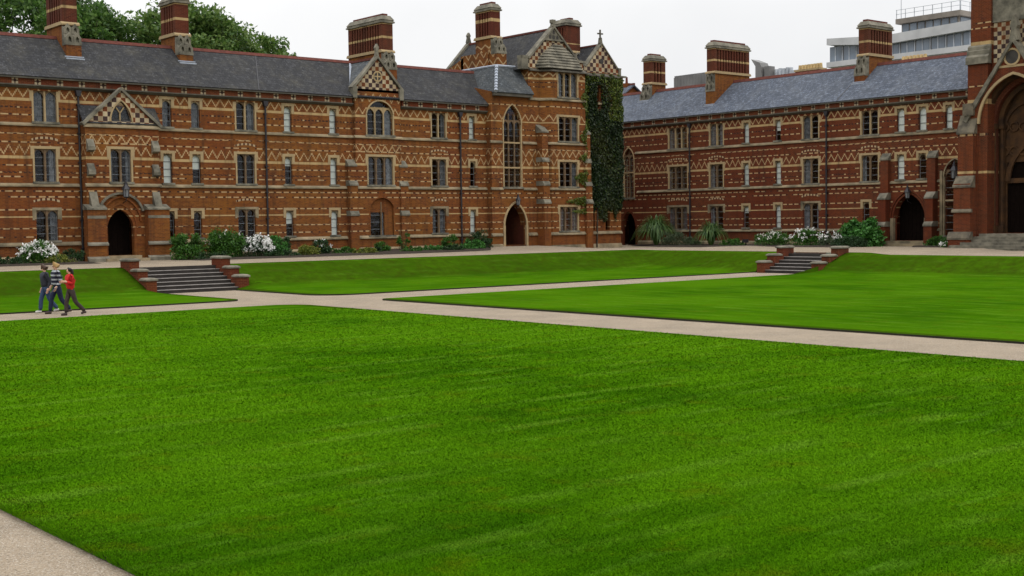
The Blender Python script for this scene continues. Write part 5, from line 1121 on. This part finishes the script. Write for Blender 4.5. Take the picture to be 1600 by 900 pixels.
# ------------------------------------------------------------------ trees behind the left range
def tree(label, x, y, crown, ncl, per, leaf, ls=.34, cr=1.1):
    t = thing('tree', label, 'tree', 'trees behind the left range'); (cx, cyy, cz_), rr = crown
    P = clumps((cx, cyy, cz_), rr, ncl, per, cr); leaf_obj('crown', P, ls, LM[leaf], t, up=.25)
    s = MB(); s.tube((x, y, -.6), (x, y, cz_ * .5), .55, .4, 9); s.tube((x, y, cz_ * .5), (cx, cyy, cz_), .4, .2, 8)
    for i in range(16):
        a = i * 2.4; q = random.uniform(.5, .9); s.tube((x + (cx - x) * .5, y, cz_ * (.55 + .02 * i)), (cx + rr[0] * q * math.cos(a), cyy + rr[1] * q * math.sin(a), cz_ + rr[2] * random.uniform(-.3, .75)), .14, .02, 6)
    s.build('trunk', M['bark'], t); root_at(t, (x, y, -.6)); return t
tree('dark broad tree behind the roof at the left edge', 31.0, 93, ((31.0, 93, 16.0), (7.6, 6, 7.5)), 260, 170, 'tree')
tree('tall dense tree behind the roof between the first two chimneys', 37.5, 96, ((38.0, 96, 14.5), (5.5, 5, 5.6)), 170, 170, 'tree')
tree('large lighter tree behind the roof right of the second chimney', 45.5, 93, ((45.0, 93, 14.8), (6.0, 5, 6.2)), 240, 170, 'tree2')
tree('small tree crown sinking behind the roof ridge, rightmost of the trees', 53.2, 95, ((52.2, 95, 14.4), (4.4, 4, 4.4)), 110, 160, 'tree2', cr=.85)

# ------------------------------------------------------------------ things seen over the right roof
OB = thing('office_block', 'pale concrete office block with glass bands and rooftop rail beyond the right roof', 'building')
F = FR(125.0)
def obox(name, mat, u0, u1, d0, d1, z0, z1, par=None): m = MB(); m.box(F, u0, u1, d0, d1, z0, z1); return m.build(name, M[mat], par or OB)
obox('wall', 'conc', 60, 88, 1.2, 20, -.5, 20.6)
obox('upper_storey', 'concd', 74.6, 81.6, .6, 9, 23.35, 24.45)
u_ = MB()
for a in np.arange(74.7, 81.5, .98): u_.box(F, a + .06, a + .86, .5, .62, 23.5, 24.4)
u_.build('window', M['offglass'], OB)
u_ = MB(); u_.box(FR(125.0), 74.59 - .06, 74.60, .9, 8, 23.5, 24.4); u_.build('window', M['offglass'], OB)
obox('roof_slab', 'concd', 74.1, 82.0, 0, 9.6, 24.44, 25.0)
sl_ = MB(); sl_.hexa([F(71, -.6, 22.7), F(83, -.6, 22.3), F(83, 14, 22.3), F(71, 14, 22.7), F(71, -.6, 23.7), F(83, -.6, 23.3), F(83, 14, 23.3), F(71, 14, 23.7)]); sl_.hexa([F(83, -.6, 22.3), F(90.8, -.6, 23.1), F(90.8, 12, 23.1), F(83, 12, 22.3), F(83, -.6, 23.3), F(90.8, -.6, 23.85), F(90.8, 12, 23.85), F(83, 12, 23.3)]); sl_.build('parapet', M['conc'], OB)
lw = MB()
for a in np.arange(72.0, 90.3, 1.9): lw.box(F, a + .15, a + 1.75, .1, .3, 21.15, 22.9)
lw.build('window', M['offglass'], OB); obox('storey_band', 'concd', 71.5, 90.4, .3, 12, 20.9, 23.0); obox('lower_band', 'conc', 71.5, 90.9, -.5, 12, 20.5, 21.1)
mu = MB()
for a in np.arange(72.0, 90.5, .95): mu.box(F, a - .05, a + .05, .03, .12, 21.1, 22.9)
mu.build('mullion', M['steel'], OB)
rl = MB()
for a in np.arange(74.1, 82.1, 1.12): rl.box(F, a - .03, a + .03, 0.1, .16, 25, 26.0)
for k in range(5): rl.box(F, 74.1, 74.16, 2 * k, 2 * k + .06, 25, 26.0)
for z in (25.5, 25.97): rl.box(F, 74.1, 82.0, .1, .15, z, z + .04); rl.box(F, 74.11, 74.15, .1, 9, z, z + .04)
rl.build('railing', M['steel'], OB); an = MB(); an.tube((125.5, 81.6, 25), (125.5, 81.6, 28.5), .05, .03, 6); an.build('antenna', M['steel'], OB); root_at(OB, (130, 78, -.5))
def simple(name, label, cat, fn, base):
    t = thing(name, label, cat); fn(t); root_at(t, base); return t
def f1(t):
    m = MB()
    for i in range(22):
        a = 83.3 + i * .2; m.hexa([(95, a, 9), (95, a + .16, 9), (97, a + .16, 9), (97, a, 9), (95.0, a + .25 * 0, 17.35), (95.0, a + .16, 17.37), (97, a + .16, 17.37), (97, a, 17.35)])
    m.build('cladding', M['zinc'], t); m = MB(); m.box(F0R, 83.2, 87.8, 95.05, 97.2, -.5, 17.2); m.build('wall', M['zinc'], t)
simple('plant_room', 'grey slatted rooftop screen seen behind the middle right-range chimney', 'building', f1, (96, 85.4, -.5))
def f2(t):
    m = MB(); m.prism(FR(95), [(76.6, 9), (77.4, 9), (77.4, 17.3), (77.9, 18.0), (76.9, 17.6), (76.7, 17.2)], 0, 1.2); m.box(FR(95), 75.9, 76.5, .2, 1, 9, 17.2); m.build('cowl', M['zinc'], t)
    m = MB()
    for i in range(5): m.tube((95.4 + .5, 75.6 - i * .42, 15), (95.9, 75.6 - i * .42, 16.9 + .05 * (i % 2)), .17, .17, 8)
    m.box(FR(95), 72.2, 73.5, .3, 1.2, 14, 16.55); m.build('duct', M['steel'], t); m = MB(); m.box(FR(95), 72.2, 77.6, .1, 3, -.5, 15.6); m.build('wall', M['zinc'], t)
simple('roof_vents', 'cluster of metal cowls and ducts seen over the right roof ridge', 'vents', f2, (96, 75, -.5))
def potstack(n, L, zt):
    def f(t):
        m = MB(); m.box(F0R, -L / 2, L / 2, -.5, .5, -17.4, 0); m.build('stack', M['brickP'], t); q = MB(); q.box(F0R, -L / 2 - .08, L / 2 + .08, -.58, .58, -.12, .05); q.build('cap', M['tan'], t)
        for i in range(n): p = MB(); u = -L / 2 + L * (i + .5) / n; p.tube((0, u, .05), (0, u, .5), .17, .13, 8); p.build('chimney_pot', M['pot'], t)
    return f
a = thing('chimney_stack', 'row of buff chimney pots behind the ridge, left of the third right-range chimney', 'chimney', 'chimney stacks beyond the right range'); potstack(8, 2.6, 0)(a); a.location = (95, 71.1, 16.35)
a = thing('chimney_stack', 'row of buff chimney pots behind the ridge, in front of the office block', 'chimney', 'chimney stacks beyond the right range'); potstack(7, 2.4, 0)(a); a.location = (95, 60.5, 16.0)
def f3(t):
    m = MB(); m.prismd(F0R, [(90, -.5), (98, -.5), (98, 14.2), (94, 16.7), (90, 14.2)], 92.6, 107); m.build('wall', M['brickP'], t)
    m = MB(); slab(m, (89.7, 92.3, 14.1), (89.7, 107, 14.1), (94, 107, 16.9), (94, 92.3, 16.9)); slab(m, (98.3, 92.3, 14.1), (98.3, 107, 14.1), (94, 107, 16.9), (94, 92.3, 16.9)); r_ = m.build('roof', M['slateB'], t)
    m = MB(); m.box(F0R, 92.3, 107, 93.88, 94.12, 16.85, 17.05); m.build('ridge_tiles', M['redtile'], r_)
    c = MB(); c.box(F0R, 93.0, 96.6, 93.6, 94.4, 15, 17.1); c = c.build('chimney', M['brickP'], t)
    for i in range(5): p = MB(); p.tube((94, 93.4 + i * .7, 17.1), (94, 93.4 + i * .7, 17.75), .14, .11, 8); p.build('chimney_pot', M['redtile'], c)
simple('house', 'slate-roofed house with red chimney pots glimpsed right of the ivy tower', 'house', f3, (94, 99, -.5))

# ------------------------------------------------------------------ people
def skin_mesh(name, verts, edges, radii, mat, parent=None, sub=2):
    me = bpy.data.meshes.new(name); me.from_pydata(verts, edges, []); o = bpy.data.objects.new(name, me); COL.objects.link(o)
    md = o.modifiers.new('Skin', 'SKIN'); sk = me.skin_vertices[0].data
    for i, r in enumerate(radii): sk[i].radius = (r, r) if isinstance(r, float) else r
    sk[0].use_root = True; s2 = o.modifiers.new('Subdivision', 'SUBSURF'); s2.levels = sub; s2.render_levels = sub; md.use_smooth_shade = True
    dg = bpy.context.evaluated_depsgraph_get(); nm = bpy.data.meshes.new_from_object(o.evaluated_get(dg)); o.modifiers.clear(); o.data = nm
    nm.materials.clear(); nm.materials.append(mat); nm.polygons.foreach_set('use_smooth', [True] * len(nm.polygons))
    if parent: o.parent = parent
    return o
M['skin'] = plain('skin', (0.55, 0.32, 0.22), .6, var=.05); M['shoe'] = plain('dark_shoe', (0.05, 0.03, 0.025), .6); M['trainer'] = plain('pale_trainer', (0.5, 0.48, 0.45), .6)
M['denim'] = plain('blue_denim', (0.035, 0.06, 0.125), .9, sc=8); M['denimd'] = plain('dark_denim', (0.012, 0.018, 0.045), .9, sc=8); M['brown'] = plain('dark_brown_cloth', (0.045, 0.032, 0.028), .9, sc=8)
M['char'] = plain('charcoal_knit', (0.035, 0.038, 0.05), .95, sc=9); M['redc'] = plain('red_fleece', (0.52, 0.018, 0.015), .9, sc=7, var=.2); M['whitec'] = plain('white_cotton', (0.75, 0.75, 0.75), .9, var=.05)
def stripes():
    t = NT('striped_knit', .95); p = t.sep(t.geo().outputs['Position']); f = t.ma('FRACT', t.ma('DIVIDE', p[2], .15)); c = t.mix(t.ma('GREATER_THAN', f, .62), (0.012, 0.014, 0.028), (0.30, 0.32, 0.34)); return t.base(c)
M['stripe'] = stripes()
for k, c in (('hair_brown', (0.06, 0.03, 0.018)), ('hair_blond', (0.42, 0.26, 0.10)), ('hair_dark', (0.014, 0.010, 0.009))): M[k] = plain(k, c, .6, sc=20)
def person(label, loc, hgt, topm, legm, shoem, hair, step, arms, longhair=False, turn=0.0, slim=1.0):
    # local frame: faces -x, y to the side, z up; built 1.75 tall
    fl, fb = step          # forward foot reach, backward foot reach
    Hp = Vector((0, 0, .93)); hipL, hipR = Vector((0, .09, .90)), Vector((0, -.09, .90))
    fA = Vector((-fl, .09, .08)); fB = Vector((fb, -.09, .13)); kA = Vector((-fl * .62 - .03, .095, .49)); kB = Vector((fb * .38 - .05, -.095, .47))
    ch = Vector((-.03, 0, 1.22)); ne = Vector((-.02, 0, 1.46)); sA, sB = Vector((-.02, .19 * slim, 1.40)), Vector((-.02, -.19 * slim, 1.40))
    (eA, hA), (eB, hB) = [(Vector(a), Vector(b)) for a, b in arms]
    tdir = Vector((-math.cos(turn), math.sin(turn), 0)); hd = Vector((-.035, 0, 1.56)); tp = Vector((-.02, 0, 1.67))
    def lp(a, b, t): return a.lerp(b, t)
    V = [Hp, ch, ne, Vector((-.03, 0, 1.51)), hd, tp, hd + tdir * .10 + Vector((0, 0, -.005)), sA, eA, hA, sB, eB, hB, hipL, kA, fA, hipR, kB, fB,
         fA + Vector((-.17, 0, -.045)), fB + Vector((-.14, 0, -.08))]
    Ed = [(0, 1), (1, 2), (2, 3), (3, 4), (4, 5), (4, 6), (1, 7), (7, 8), (8, 9), (1, 10), (10, 11), (11, 12), (0, 13), (13, 14), (14, 15), (0, 16), (16, 17), (17, 18), (15, 19), (18, 20)]
    rad = [.06, .06, .045, .05, .088, .075, .02, .035, .032, .030, .035, .032, .030, .06, .045, .038, .06, .045, .038, .030, .030]
    # hands: palm, four fingers and a thumb on each wrist
    for w_i, e_, h_ in ((9, eA, hA), (12, eB, hB)):
        dr = (h_ - e_).normalized(); sd_ = dr.cross(Vector((0, 1, 0))).normalized() if abs(dr.y) < .9 else Vector((1, 0, 0))
        pi = len(V); V.append(h_ + dr * .075); rad.append(.034); Ed.append((w_i, pi))
        for q, L in ((-.03, .07), (-.01, .085), (.01, .08), (.03, .062)):
            V.append(h_ + dr * .11 + sd_ * q); rad.append(.011); Ed.append((pi, len(V) - 1)); V.append(h_ + dr * (.11 + L * .8) + sd_ * q + Vector((-.015, 0, 0))); rad.append(.009); Ed.append((len(V) - 2, len(V) - 1))
        V.append(h_ + dr * .06 + sd_ * -.055); rad.append(.012); Ed.append((w_i, len(V) - 1))
    body = skin_mesh('person', [tuple(v) for v in V], Ed, rad, M['skin'], None, 2)
    tag(body, label, 'person'); body.data.materials.append(topm); body.data.materials.append(legm)
    for pl in body.data.polygons:         # only head, neck and hands show skin; under the clothes the body takes their colour
        c = pl.center
        if c.z > 1.475 or min((c - hA).length, (c - hB).length) < .19 and max((hA - c).dot((hA - eA).normalized()) if (c - hA).length < (c - hB).length else (hB - c).dot((hB - eB).normalized()), -1) < .03: pl.material_index = 0
        else: pl.material_index = 1 if c.z > .93 else 2
    s = slim
    skin_mesh('jumper', [tuple(v) for v in (Vector((0, 0, .91)), Vector((-.01, 0, 1.08)), ch, Vector((-.025, 0, 1.37)), Vector((-.02, 0, 1.45)), sA, eA, lp(eA, hA, .9), sB, eB, lp(eB, hB, .9))],
              [(0, 1), (1, 2), (2, 3), (3, 4), (3, 5), (5, 6), (6, 7), (3, 8), (8, 9), (9, 10)], [.165 * s, .16 * s, .175 * s, .16 * s, .085, .098, .066, .052, .098, .066, .052], topm, body)
    skin_mesh('trousers', [tuple(v) for v in (Hp, hipL, kA, lp(kA, fA, .98), hipR, kB, lp(kB, fB, .98), Vector((0, 0, 1.03)))], [(0, 1), (1, 2), (2, 3), (0, 4), (4, 5), (5, 6), (0, 7)], [.15 * s, .108, .08, .074, .108, .08, .074, .135 * s], legm, body)
    for f_, q in ((fA, (-.19, -.045)), (fB, (-.15, -.085))):
        skin_mesh('shoe', [tuple(f_ + Vector((.05, 0, -.035))), tuple(f_ + Vector((-.06, 0, -.035))), tuple(f_ + Vector((q[0], 0, q[1])))], [(0, 1), (1, 2)], [.05, .052, .04], shoem, body)
    bk = -tdir
    hv = [tp + Vector((0, 0, .0)), tp + bk * .05 + Vector((0, 0, -.06)), tp + bk * .085 + Vector((0, 0, -.13)), tp + tdir * .06 + Vector((0, 0, .005))]; he = [(0, 1), (1, 2), (0, 3)]; hr = [.088, .09, .062, .045]
    if longhair: hv += [tp + bk * .09 + Vector((0, 0, -.24)), tp + tdir * .02 + Vector((0, .07, -.12)), tp + tdir * .02 + Vector((0, -.07, -.12))]; he += [(2, 4), (0, 5), (0, 6)]; hr += [.06, .045, .045]
    skin_mesh('hair', [tuple(v) for v in hv], he, hr, hair, body)
    for sgn in (-1, 1):
        side = tdir.cross(Vector((0, 0, 1))) * .035 * sgn; e = MB(); pz = hd + tdir * .083 + side + Vector((0, 0, .025)); e.tube(pz, pz + tdir * .012, .013, .011, 8); e.build('eye', M['hair_dark'], body)
    m = MB(); pz = hd + tdir * .085 + Vector((0, 0, -.048)); sv = tdir.cross(Vector((0, 0, 1))) * .025; m.tube(pz - sv, pz + sv, .008, .008, 6); m.build('mouth', M['redc'] if longhair else M['skin'], body)
    body.location = loc; k = hgt / 1.75; body.scale = (k, k, k); return body
pz = -.053
p1 = person('young man in charcoal jumper and blue jeans, leftmost of the three walkers', (16.56, 46.1, pz), 1.76, M['char'], M['denim'], M['trainer'], M['hair_brown'], (.18, .38), (((.06, .26, 1.12), (-.05, .24, .87)), ((.08, -.26, 1.12), (.0, -.25, .86))), turn=.75)
p2 = person('blond man in dark and white striped jumper carrying papers, middle of the three walkers', (16.66, 45.25, pz), 1.86, M['stripe'], M['denimd'], M['shoe'], M['hair_blond'], (.22, .40), (((.05, .27, 1.13), (-.10, .24, .92)), ((.04, -.27, 1.12), (-.10, -.24, .90))), turn=.25)
p3 = person('dark-haired woman in bright red fleece and dark trousers, nearest of the three walkers', (16.66, 43.95, pz), 1.72, M['redc'], M['brown'], M['shoe'], M['hair_dark'], (.16, .46), (((.04, .23, 1.13), (-.2, .14, 1.17)), ((.03, -.24, 1.13), (-.22, -.16, 1.2))), True, turn=.5, slim=.95)
pp = MB(); pp.hexa([(16.30, 44.93, .70), (16.34, 45.0, .70), (16.60, 45.03, .92), (16.60, 44.96, .92), (16.30, 44.93, .72), (16.34, 45.0, .72), (16.60, 45.03, .94), (16.60, 44.96, .94)])
tag(pp.build('papers', M['curtain']), 'rolled pale papers held by the man in the striped jumper', 'papers')

# ------------------------------------------------------------------ grass blades on the near lawn, one mass
def blades():
    n = 1500000; d = 8.2 / (1 - RNG.uniform(0, 1, n) * (1 - 8.2 / 46.0)); an = np.arctan2(cF.x, cF.y) + RNG.uniform(-.45, .45, n)      # blades thin out smoothly with distance
    x = d * np.sin(an); y = d * np.cos(an); h = x * cX.x + y * cX.y; v = x * cF.x + y * cF.y
    ok = (x > 4.48) & (x < PX0 - .03) & (y > 3) & (y < PY0 - .03) & (np.hypot(np.clip(x - PX0 + 1.3, 0, 9), np.clip(y - PY0 + 1.3, 0, 9)) < 1.3); x, y, d = x[ok], y[ok], d[ok]; n = len(x)
    P = np.stack([x, y, np.zeros(n)], 1); a = RNG.uniform(0, 6.283, n); w_ = RNG.uniform(.003, .0055, n) * d / 10; hh_ = RNG.uniform(.007, .018, n) * np.clip(d / 14, 1, 1.5)
    m = 5200; ex = np.full(m, 4.5) - RNG.uniform(-.03, .05, m); ey = RNG.uniform(8, 17, m); P = np.concatenate([P, np.stack([ex, ey, np.full(m, -.02)], 1)])
    a = np.concatenate([a, RNG.uniform(0, 6.283, m)]); w_ = np.concatenate([w_, RNG.uniform(.003, .005, m)]); hh_ = np.concatenate([hh_, RNG.uniform(.02, .07, m)]); n += m
    sp_n = np.concatenate([.013 * np.clip(d / 12, 1, 2.6), np.full(m, .02)]); tip = np.stack([RNG.normal(size=n) * sp_n, RNG.normal(size=n) * sp_n, hh_], 1); tip[-m:, 0] -= RNG.uniform(0, .05, m); sd_ = np.stack([np.cos(a) * w_, np.sin(a) * w_, np.zeros(n)], 1)
    return np.stack([P - sd_, P + sd_, P + tip], 1).reshape(-1, 3)
t = NT('grass_blade', 1.0, 0.0); g = t.geo(); p_ = t.sep(g.outputs['Position'])
c = grass_colour(t, g, p_, p_[0], p_[1], False)
c = t.mix(1.0, c, t.ramp(g.outputs['Random Per Island'], [(0, (1.34, 1.38, 1.1)), (.85, (1.44, 1.48, 1.15)), (.96, (1.6, 1.6, 1.3)), (1, (2.3, 1.7, 1.8))]), 'MULTIPLY')
t.base(c)
gb_ = quads('grass', blades(), t.m, None, 3); tag(gb_, 'short mown green grass blades of the near lawn', 'grass', kind='stuff')
